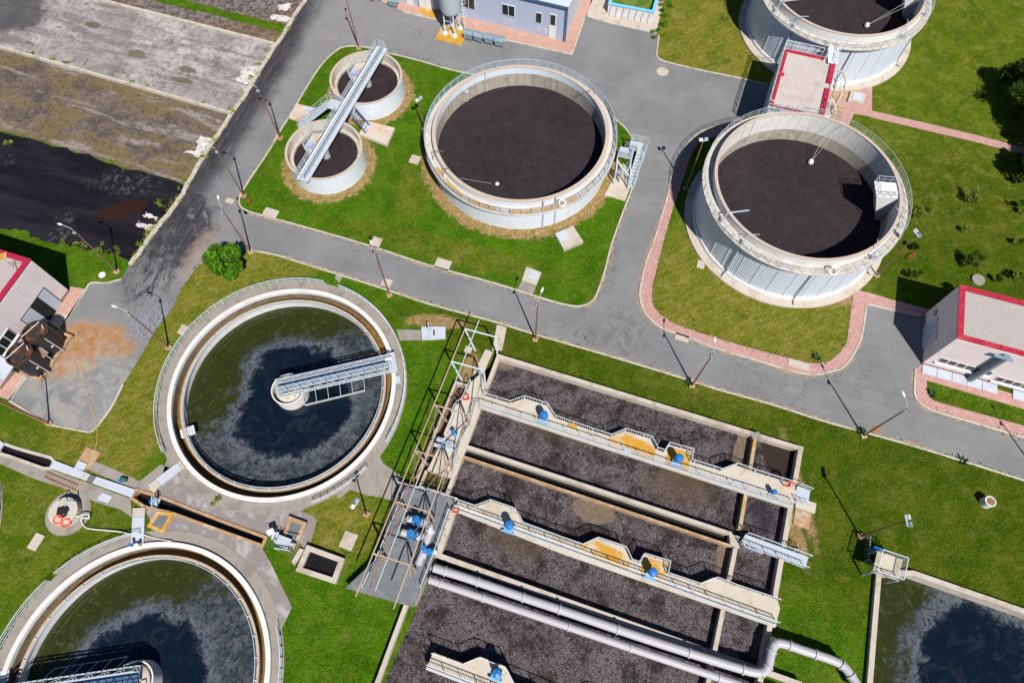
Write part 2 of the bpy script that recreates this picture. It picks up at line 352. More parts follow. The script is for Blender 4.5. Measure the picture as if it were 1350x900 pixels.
def sludge_mat(name, c0, sc):
    t = NT(name); w = t.noise(sc, 6, .65, 1.2)
    c = t.mix(t.mr(w, .3, .7), tuple(q*.80 for q in c0), tuple(q*1.22 for q in c0))
    c = t.mix(t.mr(t.noise(.45, 6, .7, .6), .58, .68, 0, .45), c, tuple(q*.55 for q in c0))
    c = t.mix(t.mr(t.noise(6, 4, .8), .56, .66, 0, .55), c, tuple(q*2.0 for q in c0))
    c = t.mix(t.mr(t.noise(3.2, 5, .8, 1.0), .60, .68, 0, .6), c, tuple(q*.45 for q in c0))
    pm = t.mx(t.ell(U(742, 150), 5.2, 4.6, .4, .8, .4, .5), t.ell(U(655, 215), 4.2, 4, 0, .8, .5, .5), t.ell(U(1030, 230), 5, 5, 0, .9, .5, .5))
    dn = t.noise(1.3, 5, .62, 3.2); rl = t.mr(t.math('ABSOLUTE', t.math('SUBTRACT', dn, .5)), .035, .004)
    c = t.mix(t.math('MULTIPLY', rl, t.math('MULTIPLY', pm, .75)), c, tuple(q*.35 for q in c0))
    sk = t.noise(.55, 6, .7, 1.8, t.mapping((5, 1, 0), .6, (.5, 1.6, 1))); c = t.mix(t.mr(sk, .56, .63, 0, .35), c, tuple(q*1.55 for q in c0))
    c = t.mix(t.mr(t.noise(1.1, 5, .75, .3), .63, .67, 0, .6), c, tuple(q*.5 for q in c0))
    wr = t.noise(1.6, 5, .6, 2.4); t.bump(t.math('ADD', t.math('ABSOLUTE', t.math('SUBTRACT', wr, .5)), t.math('MULTIPLY', t.noise(5, 4, .8), .5)), .9, .16)
    return t.done(c, .6, 0, .10)
def aeration_mat():
    t = NT('aerated_sludge'); w = t.noise(1.3, 7, .8, .8)
    c = t.mix(t.mr(w, .4, .6), (.009, .0060, .0055), (.024, .0170, .0158))
    foam = t.math('MULTIPLY', t.mr(t.noise(3.2, 7, .9, 1.0), .50, .58), t.mr(t.noise(.35, 6, .75, .5), .36, .60, .12, 1))
    c = t.mix(t.math('MULTIPLY', foam, .55), c, (.120, .096, .094))
    rg = t.noise(2.1, 7, .78, 1.8); ln = t.mr(t.math('ABSOLUTE', t.math('SUBTRACT', rg, .5)), .030, .004)
    c = t.mix(t.math('MULTIPLY', ln, t.mr(t.noise(.35, 6, .75, .5), .38, .58, .08, .7)), c, (.34, .30, .32))
    c = t.mix(t.math('MULTIPLY', t.mr(t.noise(5, 5, .9, 1.6), .59, .64), t.mr(t.noise(.30, 5, .7, 1.2), .34, .60, .15, .9)), c, (.52, .47, .55))
    for p, r_, k in (((725, 558), 3.2, .5), ((895, 640), 3.6, .5), ((905, 622), 2.5, .5), ((680, 712), 3, .5)):
        c = t.mix(t.math('MULTIPLY', t.ell(U(*p), r_, r_*.55, -.33, .8, .5, .8), k), c, (.085, .060, .034))
    scum = t.mx(t.ell(U(782, 674), 2.3, 1.15, -.3, .12, .30, .6), t.ell(U(597, 608), 1.1, .8, .3, .2, .5, .9), t.ell(U(612, 571), .9, .6, .3, .4, .7, .9), t.ell(U(663, 476), 1.5, .9, -.3, .5, .8, .9))
    scum = t.mx(scum, t.ell(U(978, 600), .9, 2.6, -.25, .12, .4, .7), t.ell(U(955, 738), .8, 2.5, -.25, .2, .3, .7))
    c = t.mix(scum, c, t.mix(t.mr(t.noise(3, 5, .7), .3, .7), (.12, .088, .066), (.18, .135, .10)))
    calm = t.ell(U(1036, 612), 1.7, 3.4, .55, .08, .22, .5)
    c = t.mix(calm, c, (.030, .022, .019))
    c = t.mix(t.math('MULTIPLY', t.ell(U(1005, 680), 1.4, 1.6, 0, .8, .6), .6), c, (.02, .02, .03))
    t.bump(t.math('ADD', t.noise(2.4, 4, .7, 2.0), w), .6, .10)
    return t.done(c, .6, 0, .05)
def clar_mat(name, c0, shift):
    t = NT(name)
    v = t.mapping((c0.x+shift[0], c0.y+shift[1], 0), 0, (1, 1, 0)); l = t.n.new('ShaderNodeVectorMath'); l.operation = 'LENGTH'; t.lk(v, l.inputs[0])
    wv = t.noise(.13, 6, .55, .6)
    dd = t.math('ADD', t.math('ADD', l.outputs['Value'], t.math('MULTIPLY', t.math('SUBTRACT', wv, .5), 7.0)), t.math('MULTIPLY', t.math('SUBTRACT', t.noise(.75, 8, .8, .6), .5), 4.2))
    dark = t.mix(t.mr(t.noise(.5, 7, .75, 1.2), .50, .64), (.003, .0075, .0145), (.012, .017, .024)); sc1 = (.082, .088, .098); sc2 = (.017, .025, .029); grn = (.022, .026, .005)
    sw = t.noise(1.0, 8, .82, 1.4); c = t.mix(t.mr(sw, .42, .60), sc2, sc1)
    c = t.mix(t.math('MULTIPLY', t.mr(t.noise(.7, 6, .7, 1.5), .5, .62), .6), c, (.022, .026, .026))
    g = t.math('ADD', t.math('MULTIPLY', t.math('SUBTRACT', t.noise(.35, 6, .65, 1.4), .5), 3.4), 0)
    sx = t.n.new('ShaderNodeSeparateXYZ'); t.lk(v, sx.inputs[0])
    di = t.math('ADD', t.math('MULTIPLY', sx.outputs[0], -.10), t.math('MULTIPLY', sx.outputs[1], .13))
    gm = t.mr(t.math('ADD', di, t.math('MULTIPLY', g, .5)), .35, .75)
    c = t.mix(t.math('MULTIPLY', gm, t.mr(dd, 6.8, 8.2)), c, t.mix(t.mr(sw, .52, .66), grn, (.060, .072, .030)))
    c = t.mix(t.mr(dd, 7.0, 5.6), c, dark)
    fth = t.mr(t.noise(.9, 7, .75, 3.0), .40, .58)
    c = t.mix(t.math('MULTIPLY', t.math('MULTIPLY', t.mr(dd, 8.0, 6.7), t.mr(dd, 6.15, 6.5)), t.math('MULTIPLY', fth, .8)), c, (.11, .12, .145))
    t.bump(t.noise(3, 4, .7), .05, .02)
    return t.done(c, .09, 0, .35)
def pave_mat(name, c0, rot, sx_, sy_):
    t = NT(name); br = t.n.new('ShaderNodeTexBrick'); t.lk(t.mapping((0, 0, 0), rot, (1, 1, 0)), br.inputs['Vector'])
    br.inputs['Color1'].default_value = (*c0, 1); br.inputs['Color2'].default_value = (c0[0]*.86, c0[1]*.82, c0[2]*.82, 1); br.inputs['Mortar'].default_value = (c0[0]*.62, c0[1]*.56, c0[2]*.54, 1)
    br.inputs['Scale'].default_value = 1; br.inputs['Brick Width'].default_value = sx_; br.inputs['Row Height'].default_value = sy_; br.inputs['Mortar Size'].default_value = .025
    c = t.mix(t.mr(t.noise(.8, 6, .7), .5, .7, 0, .5), br.outputs['Color'], (c0[0]*1.1, c0[1]*1.2, c0[2]*1.25))
    c = t.mix(t.mr(t.noise(2.5, 6, .75), .58, .72, 0, .5), c, (.22, .17, .12))
    return t.done(c, .85)
def roof_mat():
    t = NT('roof_gravel'); c = t.mix(t.mr(t.vor(8), .05, .5), (.50, .465, .45), (.34, .305, .29))
    c = t.mix(t.mr(t.noise(3, 6, .8), .55, .7, 0, .6), c, (.30, .26, .24)); t.bump(t.vor(9), .5, .05); return t.done(c, .9)
def conc(name, col, stain, amt, sc=.5, streak=0): return simple(name, col, .88, .16, 1.1, 0, stain, amt, sc, .25, streak=streak)
MG = grass_mat(); MA = asphalt_mat()
M = dict(
    darkred=simple('dark_red_joint', (.16, .008, .018), .7, .1),
    torn=simple('torn_white_surface', (.55, .52, .50), .85, .12, 2, 0, (.20, .17, .16), .85, 1.3),
    bluer=simple('blue_grey_railing', (.36, .43, .50), .5, .08, 3), dgrey=simple('dark_grey_fitting', (.16, .17, .18), .5, .15, 3),
    ipaint=simple('pale_inner_paint', (.62, .61, .59), .8, .08, .7, 0, (.40, .35, .29), .45, .6, streak=.45), ringw=conc('ring_walkway', (.50, .475, .44), (.34, .27, .20), .6, .9), lshade=conc('launder_wall_shade', (.20, .15, .10), (.07, .05, .03), .6, 1),  # launder wall entry: trough shade put into a dark brown colour
    conc2=conc('pale_inner_wall', (.54, .51, .46), (.38, .33, .27), .5, .8, .4), ystain=conc('yellow_stained_wall', (.40, .33, .22), (.40, .215, .03), .85, .5),
    kerb=conc('kerb_concrete', (.46, .42, .36), (.24, .19, .13), .7, .9),
    conc=conc('pale_concrete', (.46, .405, .35), (.28, .21, .14), .6), cream=conc('deck_concrete', (.48, .43, .36), (.34, .26, .17), .55, .5),
    apron=conc('weathered_apron', (.215, .19, .18), (.38, .36, .35), .75, .45), walk=conc('walkway_concrete', (.27, .24, .215), (.15, .125, .10), .6, .6),
    weir=conc('weir_concrete', (.42, .34, .27), (.28, .2, .13), .6, 1.2), white=simple('white_painted_concrete', (.60, .595, .585), .6, .06, 1.5, 0, (.40, .37, .33), .40, .8), slab=simple('pale_cover_slab', (.44, .47, .53), .7, .07, 1.5, 0, (.36, .36, .37), .5, .9),
    wallw=simple('tank_white_paint', (.59, .63, .69), .5, .05, .6, 0, (.48, .50, .52), .3, .8, streak=.15), coping=conc('pink_coping', (.47, .375, .31), (.40, .36, .33), .7, 1.2),
    inner=conc('tank_inner_concrete', (.38, .345, .29), (.20, .165, .13), .6, .7, .55), clad=simple('white_steel_cladding', (.58, .63, .71), .38, .03, .5, 0, (.50, .53, .57), .2, .7, spec=.5, streak=.08),
    orange=conc('rusty_wet_concrete', (.36, .22, .12), (.46, .38, .29), .8, .9), yel=simple('yellow_paint', (.47, .24, .025), .8, .12, 2, 0, (.50, .41, .29), .9, .55),
    steel=simple('galvanised_steel', (.40, .45, .50), .5, .14, 3, .0), steeld=simple('grey_steel_deck', (.15, .165, .18), .55, .18, 1.5, .2, (.27, .25, .22), .5, .8), rail=simple('pale_railing_paint', (.56, .60, .64), .45, .06, 3),
    raild=simple('weathered_railing', (.40, .42, .42), .5, .15, 3), rust=simple('rusty_steel', (.30, .155, .085), .8, .25, 3, 0, (.14, .07, .045), .6, 1.3), rustp=simple('peeling_orange_beam', (.43, .32, .24), .75, .16, 2, 0, (.34, .19, .10), .7, .8),
    pole=simple('rusty_lamp_pole', (.20, .10, .065), .7, .2, 3), black=simple('black_plastic', (.016, .017, .020), .35, .2, 2, spec=.5), lampw=simple('white_lamp_head', (.58, .59, .60), .3, .03), lampb=simple('blue_grey_floodlight', (.22, .30, .40), .3, .1),
    blue=simple('blue_motor_paint', (.015, .15, .42), .35, .1, 3, spec=.5), grey=simple('grey_pipe', (.40, .38, .40), .45, .08, 2), red=simple('red_parapet_metal', (.36, .014, .040), .65, .10, 1.2, 0, (.42, .07, .08), .6, .7), bpink=simple('pink_white_render', (.62, .55, .555), .8, .035, .8, 0, (.50, .40, .34), .35, .35, streak=.22),
    blwall=simple('violet_grey_render', (.55, .52, .56), .8, .04, .8), brown=simple('brown_plinth', (.26, .17, .16), .8, .1, 2), glass=simple('dark_window_glass', (.018, .024, .028), .08, .3, 2, spec=.6), frame=simple('white_window_frame', (.62, .62, .63), .4, .03),
    shed=simple('blue_grey_shed_panel', (.36, .41, .53), .45, .04, .7), shedd=simple('dark_blue_trim', (.06, .11, .20), .4, .1, 1), bin=simple('bin_steel', (.22, .31, .36), .45, .16, 3, .2, (.40, .42, .42), .5, 2), dark=simple('dark_void', (.012, .012, .014), .9, .1),
    floor2=conc('roof_concrete', (.47, .41, .385), (.34, .28, .24), .6, .5), pool=simple('blue_pool_rim', (.16, .50, .78), .5, .12, 2), rope=simple('white_hose', (.56, .55, .54), .6, .05), buoyr=simple('red_lifebuoy', (.80, .09, .05), .4, .1), buoyw=simple('white_lifebuoy', (.82, .80, .70), .4, .06),
    doorg=simple('grey_steel_door', (.40, .44, .52), .45, .05, 1), darkw=simple('dark_ditch_water', (.012, .011, .012), .25, .3, .8), algae=simple('green_pit_water', (.075, .070, .012), .4, .4, 1.3), brownw=simple('brown_channel_sludge', (.105, .072, .055), .7, .25, 1.2), launder=simple('ochre_launder_floor', (.20, .11, .03), .8, .25, 1.0, 0, (.08, .045, .02), .7, .8),
    wood=simple('weathered_board', (.36, .22, .12), .8, .2, 3), leafy=simple('yellow_weed_leaf', (.24, .25, .03), .8, .3, 5), bark=simple('bark', (.11, .08, .055), .9, .2, 6), orangeb=simple('rust_stained_bund', (.48, .22, .05), .7, .2, 1.2, 0, (.60, .40, .20), .6, .8),
    blacksheet=simple('black_steel', (.02, .022, .025), .5, .2, 3), tar=simple('oily_tank_top', (.035, .02, .012), .3, .5, 2.2, 0, (.20, .07, .015), .8, 1.2, spec=.6))
def leaf_mat(name, a, b):
    t = NT(name); oi = t.n.new('ShaderNodeObjectInfo'); v = t.noise(.9, 3, .6); c = t.mix(t.mr(v, .4, .6), a, b); c = t.mix(t.mr(t.noise(7, 3, .7), .45, .65, 0, .5), c, tuple(q*1.4 for q in b))
    t.b.inputs['Subsurface Weight'].default_value = 0; m_ = t.done(c, .7, 0, .12); return m_
ML1 = leaf_mat('bright_leaves', (.028, .090, .003), (.075, .185, .006)); ML2 = leaf_mat('dark_leaves', (.014, .034, .003), (.040, .070, .006)); ML3 = leaf_mat('agave_leaves', (.020, .055, .030), (.045, .095, .045)); ML4 = leaf_mat('weed_leaves', (.09, .15, .015), (.17, .20, .03))
MBK = pave_mat('pink_paving', (.46, .27, .245), radians(-19), .42, .42); MBK2 = pave_mat('red_brick_paving', (.50, .31, .25), radians(-19), .4, .2)
MS2 = sludge_mat('thick_sludge', (.030, .0235, .0265), .8); MS1 = sludge_mat('settled_liquor', (.030, .021, .024), .3); MAE = aeration_mat()
MW1 = clar_mat('clarifier_water', C1, (.9, -.9)); MW2 = clar_mat('clarifier_water_dark', C2, (0, 0)); MRG = roof_mat()

# ================================================================== GROUND, ROADS, PATHS
def circle(c, r, n=96): return [Vector((c.x+r*cos(2*pi*i/n), c.y+r*sin(2*pi*i/n), 0)) for i in range(n)]
def flat(pts, z=0): return [Vector((p.x, p.y, 0)) for p in UL(pts, z)]
ZW = .9; ZD = 1.2; ZB = -.1
NW = U(655.7, 466, ZW); NE = U(1059.4, 589, ZW); ed = (U(1045.5, 669.6, ZW)-NE).normalized(); wd = (U(587, 650, ZW)-NW).normalized()
SE = NE+ed*36; SW = NW+wd*40
BAS = [U(601, 503, ZW), U(616, 499, ZW), U(634, 489, ZW), NW+Vector((.1, -.2, 0)), NE+Vector((-.2, -.2, 0)), SE, NW+wd*46, U(576, 738, .5), U(499, 738, 0), U(524, 641, .5), U(545, 634, .5)]
CANAL = [(-40, 573), (5, 584.5), (20, 590), (67, 603), (71, 608), (66, 617), (57, 617), (12, 601), (-40, 588)]
CHAN = [(172.8, 656), (178, 645), (197, 650), (290, 685.5), (350.6, 708), (345.8, 719), (226.4, 676), (189, 664), (190.5, 668)]
POND = [(1161, 757), (1205, 757), (1365, 812), (1500, 860), (1480, 1010), (1140, 1010)]
rim = 260
outer = [Vector((-rim, -80, 0)), Vector((rim, -80, 0)), Vector((rim, 330, 0)), Vector((-rim, 330, 0))]
holes = [circle(C1, 12.3), circle(C2, 12.3), circle(C3, 12.3), BAS, flat(CANAL), flat(CHAN), flat(POND)]
vs = []; es = []
for lp in [outer]+holes:
    k = len(vs); vs += [Vector((p.x, p.y)) for p in lp]; es += [(k+i, k+(i+1) % len(lp)) for i in range(len(lp))]
ov, oe, of, _, _, _ = delaunay_2d_cdt(vs, es, [], 0, 1e-5)
def inside(p, poly):
    r = False; n = len(poly)
    for i in range(n):
        a, b = poly[i], poly[i-1]
        if (a.y > p.y) != (b.y > p.y) and p.x < (b.x-a.x)*(p.y-a.y)/(b.y-a.y)+a.x: r = not r
    return r
fs = []
for f in of:
    c = sum((ov[i] for i in f), Vector((0, 0)))/len(f)
    if not any(inside(c, h) for h in holes) and inside(c, outer): fs.append(f)
g = MB(); g.add([(v.x, v.y, 0) for v in ov], fs); struct(g.build('ground', MG))

def sheet(name, pts, z, mat, kind=True, n=0):
    P = UL(pts, z) if not isinstance(pts[0], Vector) else pts
    if n: P = catmull(P, n, True)
    o = MB().sheet(P, z).build(name, mat)
    return struct(o) if kind else o
DL = [(402, 0), (388, 19), (372, 45), (360, 58), (348, 80), (327, 115), (311, 141), (283, 181), (256, 224), (236, 262), (213, 292), (197, 313), (184, 330), (171, 349)]
LOT = [(160, 368), (140, 373), (120, 373), (112, 384), (92, 414), (74, 441), (34, 492), (12, 528), (65, 559.6), (116.7, 569.5), (126, 564), (146, 538), (162, 507), (187, 467), (203, 438), (227, 406), (240, 379), (261, 351), (283, 338), (306, 331), (332, 330)]
SOUTHK = [(367, 337), (405, 349), (444, 361), (513, 383), (567, 401), (650, 423.5), (710, 442), (798, 467.4), (893, 496), (946, 513), (1018, 533), (1080, 553), (1130, 567), (1199, 586), (1258, 604), (1350, 633), (1500, 682)]
RK = [(1500, 622), (1350, 576.7), (1280, 556), (1230, 541), (1213, 531), (1206, 520), (1206, 505), (1207, 486)]
DRV = [(1214, 480), (1219, 414), (1213, 417), (1142.7, 400.7), (1139, 427), (1136, 443), (1129, 460), (1120, 475.6), (1110, 485), (1096, 489.6), (1071.6, 493.6), (1040, 488), (1000, 475.6), (943, 458.5), (903, 443), (874, 433), (858, 421), (848.5, 409), (844.5, 396), (844, 382), (851.4, 347), (864.7, 310), (880.7, 256.7)]
DUP = [(888, 225), (899, 201), (913, 182), (930, 171), (952, 166), (985, 163), (1010, 170)]
NEK = [(1012, 112), (975, 103), (935, 95), (903, 88), (878, 81.5), (868, 77), (866, 71), (867, 60), (869, 47)]
road = DL+LOT+SOUTHK+RK+DRV+DUP+[(1040, 140)]+NEK+[(865, 43), (806, 30.7), (774, 21), (779, 3), (800, -60), (410, -60)]
sheet('road', road, .006, MA)
# grass islands in the asphalt
ISLB = [(606, 95), (548.7, 79), (514, 70.7), (490, 64), (466, 61), (452, 62.5), (444.7, 66), (434, 74.7), (423, 87), (410, 106), (394, 132.7), (380.7, 155), (371, 170), (356, 197), (329, 237), (317.5, 257), (315, 266), (318, 273), (325, 277.5), (334.7, 281), (406.7, 300.7), (484, 323), (566.7, 350), (650, 372.7), (683, 383), (731, 398), (757, 403.5), (770, 402.5), (780, 397), (787, 387), (798, 355), (806, 323), (822, 278), (833, 249), (839, 222), (840, 205), (837, 190), (829, 175), (814, 160), (770, 130), (700, 112)]
sheet('island_ground', ISLB, .012, MG)
def kerb(pts, w=.2, h=.11, closed=False, n=3):
    P = catmull(UL(pts, .05), n, closed)
    return struct(MB().ribbon(P, w, 0, h, closed).build('kerb', M['kerb']))
kerb(ISLB, closed=True)
kerb([(332, 330)]+SOUTHK); kerb(RK); kerb([(1213, 417), (1180, 409.5), (1142.7, 400.7)], n=1); kerb([(1142.7, 400.7)]+DRV[4:]+[(883, 240)]+DUP)
kerb(NEK); kerb(LOT[:3]+LOT[3:8]); kerb([(12, 528), (65, 559.6), (116.7, 569.5)], n=1); kerb([(116.7, 569.5), (126, 564), (146, 538), (162, 507)])
# pink paved walks
OUT = [(1127, 381), (1142.7, 400.7)]+DRV[4:]+[(888, 225), (899, 201), (913, 182), (930, 171), (952, 166)]
INN = [(958, 178), (941, 181), (921, 188), (910, 207), (900, 238), (893, 260), (887, 275), (875, 318), (860.7, 374), (859, 393), (862, 404), (870, 414), (890, 427), (930, 441), (983, 457), (1033, 470), (1065, 478), (1080, 479), (1095, 475), (1108, 464), (1117, 449), (1119.4, 427), (1124, 395), (1125, 383)]
sheet('pavement', OUT+INN, .05, MBK)
sheet('pavement', [(1127, 381), (1150, 387), (1176, 395), (1228, 409), (1222, 417), (1213, 417), (1142.7, 400.7)], .055, MBK)
sheet('pavement', RK+[(1214, 480), (1350, 524), (1500, 570)], .05, MBK)
sheet('lawn_strip', [(1222, 501.3), (1223, 519), (1230, 527), (1241, 531), (1343, 559), (1500, 607), (1500, 588), (1350, 539)], .07, MG)
sheet('pavement', [(1112, 108), (1150, 102), (1149.5, 146), (1220, 162), (1291, 179), (1350, 195), (1480, 232), (1480, 246), (1349, 204), (1289, 188), (1157, 157), (1143, 153), (1126, 150), (1118, 168), (1098, 180), (1085, 160)], .03, MBK)
# shed forecourt paving
sheet('pavement', [(499, -4), (499, 0), (532, 16), (578, 27), (612, 40), (667, 53), (754, 72), (771, 24), (790, -20), (760, -20), (743, 50), (620, 20)], .06, MBK2)
kerb([(532, 16), (578, 27), (667, 53), (754, 72), (771, 24)], n=1)
sheet('concrete_pad', [(552, 15), (556, 10), (580, 16), (575, 27)], .075, M['yel'])
sheet('concrete_pad', [(774, 21), (806, 30.7), (865, 43.5), (873, 10), (885, -40), (790, -40)], .06, M['conc'])
kerb([(774, 21), (806, 30.7), (865, 43.5)], w=.35, n=1)
# brick aprons of the left building
sheet('pavement', [(93.3, 377.5), (112, 381), (92, 415), (74.7, 411), (66, 403), (88, 388)], .05, MBK2)
sheet('pavement', [(20.7, 490), (34.7, 496.7), (12, 527.3), (-10, 519), (2, 512)], .05, MBK2)
sheet('concrete_pad', [(74.7, 411), (92, 415), (80, 434), (62, 424)], .055, M['conc'])
kerb([(112, 381), (92, 414), (80, 434)], n=1); kerb([(34.7, 496.7), (12, 528)], n=1)

# drying beds
B1 = [(136, 0), (361, 57), (348, 80), (327, 115), (304, 148), (0, 62), (-60, 44), (-60, -60), (-40, -60)]
B2 = [(0, 62), (304, 148), (283, 181), (256, 224), (244, 243), (165, 221), (115, 205), (59, 187), (0, 172), (-80, 148), (-80, 40)]
B3 = [(0, 172), (59, 187), (115, 205), (165, 221), (244, 243), (236, 262), (213, 292), (197, 313), (184, 330), (171, 349), (165, 338), (112, 330), (88, 323), (64, 318), (43, 313), (27, 303), (0, 298), (-80, 280), (-80, 148)]
B0 = [(136, 0), (361, 57), (372, 45), (388, 19), (402, 0), (430, -50), (-40, -60), (-20, -40)]
o = sheet('drying_bed_floor', B1, .02, bed_mat('pale_bed', 'pale')); o = sheet('drying_bed_floor', B2, .024, bed_mat('olive_bed', 'olive'))
sheet('drying_bed_floor', B0, .018, bed_mat('brown_bed', 'brown'))
# black sludge: slightly domed edge with an irregular outline
def wob(P, a=.35, n=4):
    Q = catmull(P, n, True); return [p+Vector((random.uniform(-a, a), random.uniform(-a, a), 0)) for p in Q]
sheet('sludge_bed', wob(UL(B3, .05)), .05, bed_mat('black_bed', 'black'))
sheet('grass_verge', wob(UL([(213, -8), (245, 0), (300, 15), (340, 25), (375, 33), (372, 42), (350, 38), (290, 22), (245, 11), (205, 2)], .04), .12), .04, MG)
def bedwall(pts, w, z, label):
    o = MB().ribbon(UL(pts, z), w, 0, z).build('bed_wall', M['kerb']); return tag(o, label, 'low wall', 'low walls of the drying beds')
bedwall([(100, -9), (136, 0), (361, 57)], .42, .35, 'long pale low wall between the brown strip and the uppermost drying bed')
bedwall([(-80, 39), (0, 61), (304, 148)], .34, .5, 'long white low wall between the grey drying bed and the olive one')
P = UL([(404, -3), (388, 21), (372, 47), (348, 83), (327, 118), (304, 151), (283, 183), (256, 226), (236, 262), (213, 292), (197, 313), (171, 349)], .15)
P = catmull(P, 5); P = [p+Vector((random.uniform(-.10, .10), random.uniform(-.1, .1), 0)) for p in P]
tag(MB().ribbon(P, .55, 0, .16).build('bed_wall', M['kerb']), 'crumbling pale low wall between the drying beds and the black-stained road', 'low wall', 'low walls of the drying beds')
# crumbling white ramps
def ramp(pts, label):
    P = UL(pts, .09); Q = []
    for i, p in enumerate(P):
        q = P[(i+1) % len(P)]
        for k in range(6): Q.append(p.lerp(q, k/6)+Vector((random.uniform(-.22, .22), random.uniform(-.2, .2), 0)))
    tag(MB().prism(Q, .02, .07).build('concrete_ramp', M['torn']), label, 'ramp', 'broken white ramps at the ends of the drying beds')
ramp([(318, 90), (341, 88), (344, 96), (328, 112), (306, 105), (318, 100)], 'broken white ramp patch in the corner of the grey drying bed')
ramp([(262, 179), (281, 182), (279, 192), (262, 208), (242, 200), (258, 198)], 'broken white ramp patch in the corner of the olive drying bed')
ramp([(191, 280), (207, 285), (206, 290), (188, 285)], 'upper of two thin white ramp strips beside the rust-brown puddle')
ramp([(182, 292), (203, 297), (216, 284), (213, 297), (202, 304), (180, 298)], 'lower white ramp strip at the edge of the black sludge bed')
ramp([(366, 6), (386, 4), (377, 14), (368, 13)], 'upper small white ramp patch by the top of the road')
ramp([(358, 19), (386, 23), (376, 30), (356, 24)], 'lower small white ramp patch beside the narrow green verge')

# concrete aprons round the clarifiers
def arc(C, r, a0, a1, n=24): return [pol_(C, r, a0+(a1-a0)*i/n) for i in range(n+1)]
def pol_(C, r, a): return Vector((C.x+r*cos(radians(a)), C.y+r*sin(radians(a)), 0))
sheet('apron', UL([(208, 645), (197, 649), (215, 656), (290, 684), (357.7, 706), (374, 697), (381.4, 681.5), (402, 689), (394, 711), (400, 724), (408.6, 719), (414.5, 697), (418, 685), (412, 679), (398, 674.4)], 0)+arc(C1, 12.75, -66, -152), .012, M['apron'])
sheet('apron', UL([(190, 668), (189, 664), (226.4, 677), (345, 721), (356, 740), (385, 800)], 0)+arc(C2, 12.75, 12, 92), .013, M['apron'])
sheet('apron', [(-60, 575), (0, 594), (43, 612), (62, 617), (172, 657), (174, 682), (160, 672), (148, 668), (130, 663), (115, 657), (99, 651.5), (89, 645), (43, 630), (0, 611), (-60, 590)], .011, M['walk'])
sheet('apron', [(113, 617), (120, 606), (150, 618), (184, 634), (212, 612), (233, 620), (208, 645), (197, 650), (178, 645)], .012, M['walk'])
sheet('apron', UL([(446, 658), (462, 645), (482, 652), (500, 655), (525, 662), (530, 628), (505, 610)], 0)+arc(C1, 12.75, -32, -58), .011, M['walk'])
sheet('footpath', [(522.8, 434), (555, 435), (555, 448.5), (527, 448.5)], .02, M['walk']); sheet('footpath', [(655, 428), (668, 431), (662, 462), (649, 462)], .02, M['conc'])
sheet('footpath', [(441, 366), (447, 358), (454, 361), (447, 373)], .02, M['walk']); sheet('footpath', [(640, 460), (650, 464), (634, 500), (622, 496)], .02, M['conc'])

# grit gathered along the kerbs
def grit_mat():
    t = NT('kerb_grit'); c = t.mix(t.mr(t.noise(.9, 6, .75, .5), .44, .58), (.150, .150, .150), (.30, .215, .15)); c = t.mix(t.mr(t.noise(5, 4, .8), .55, .65, 0, .7), c, (.36, .31, .25)); return t.done(c, .9, 0, .1)
MGR = grit_mat(); rg_ = random.Random(3)
for line, off in ((SOUTHK, .26), ([(283, 338), (306, 331), (332, 330)], .26), (RK, .26), (DRV[5:], .26), (ISLB[12:44], -.26)):
    P = catmull(UL(line, .05), 8); Q = [p+Vector((rg_.uniform(-.05, .05), rg_.uniform(-.05, .05), 0)) for p in P]
    struct(MB().ribbon(Q, .30, .0, .0095, False, off).build('kerb_grit', MGR))
# drains and patches in the asphalt
def cover(px, py, r, mat, name, label, cat, z=.02, sq=0, n=20, group=None):
    c = U(px, py, 0); b = MB()
    if sq: b.box((c.x, c.y, z/2+.01), (sq, r, z), radians(-20))
    else: b.lathe(c, [(0, z+.012), (r*.86, z+.012), (r*.88, z+.004), (r, z), (r, 0)], n)
    return tag(b.build(name, mat, origin=(c.x, c.y, 0)), label, cat, group)
cover(439, 51, .8, M['walk'], 'repair_patch', 'brown square patch in the asphalt above the twin tanks', 'patch', .01, 1.0)
cover(873.5, 94.5, .85, M['conc'], 'repair_patch', 'round pale patch in the asphalt near the lawn corner', 'patch', .012)
cover(107.5, 437, .55, M['rust'], 'manhole_cover', 'round rusty manhole cover at the edge of the orange stain', 'manhole cover', .012)
cover(1154.5, 566.5, .5, M['rust'], 'manhole_cover', 'round reddish manhole cover in the road by a lamp base', 'manhole cover', .012)
cover(303, 265, .7, M['conc'], 'drain_cover', 'pale square drain cover where the two roads meet', 'drain cover', .012, 1.1)
cover(1288.5, 369.5, .75, M['walk'], 'manhole_cover', 'dark round manhole cover on the lawn above the red-edged roof', 'manhole cover', .25)
cover(135, 362.5, .42, M['white'], 'white_disc', 'round white lid lying on the grass corner by the left road', 'lid', .1)
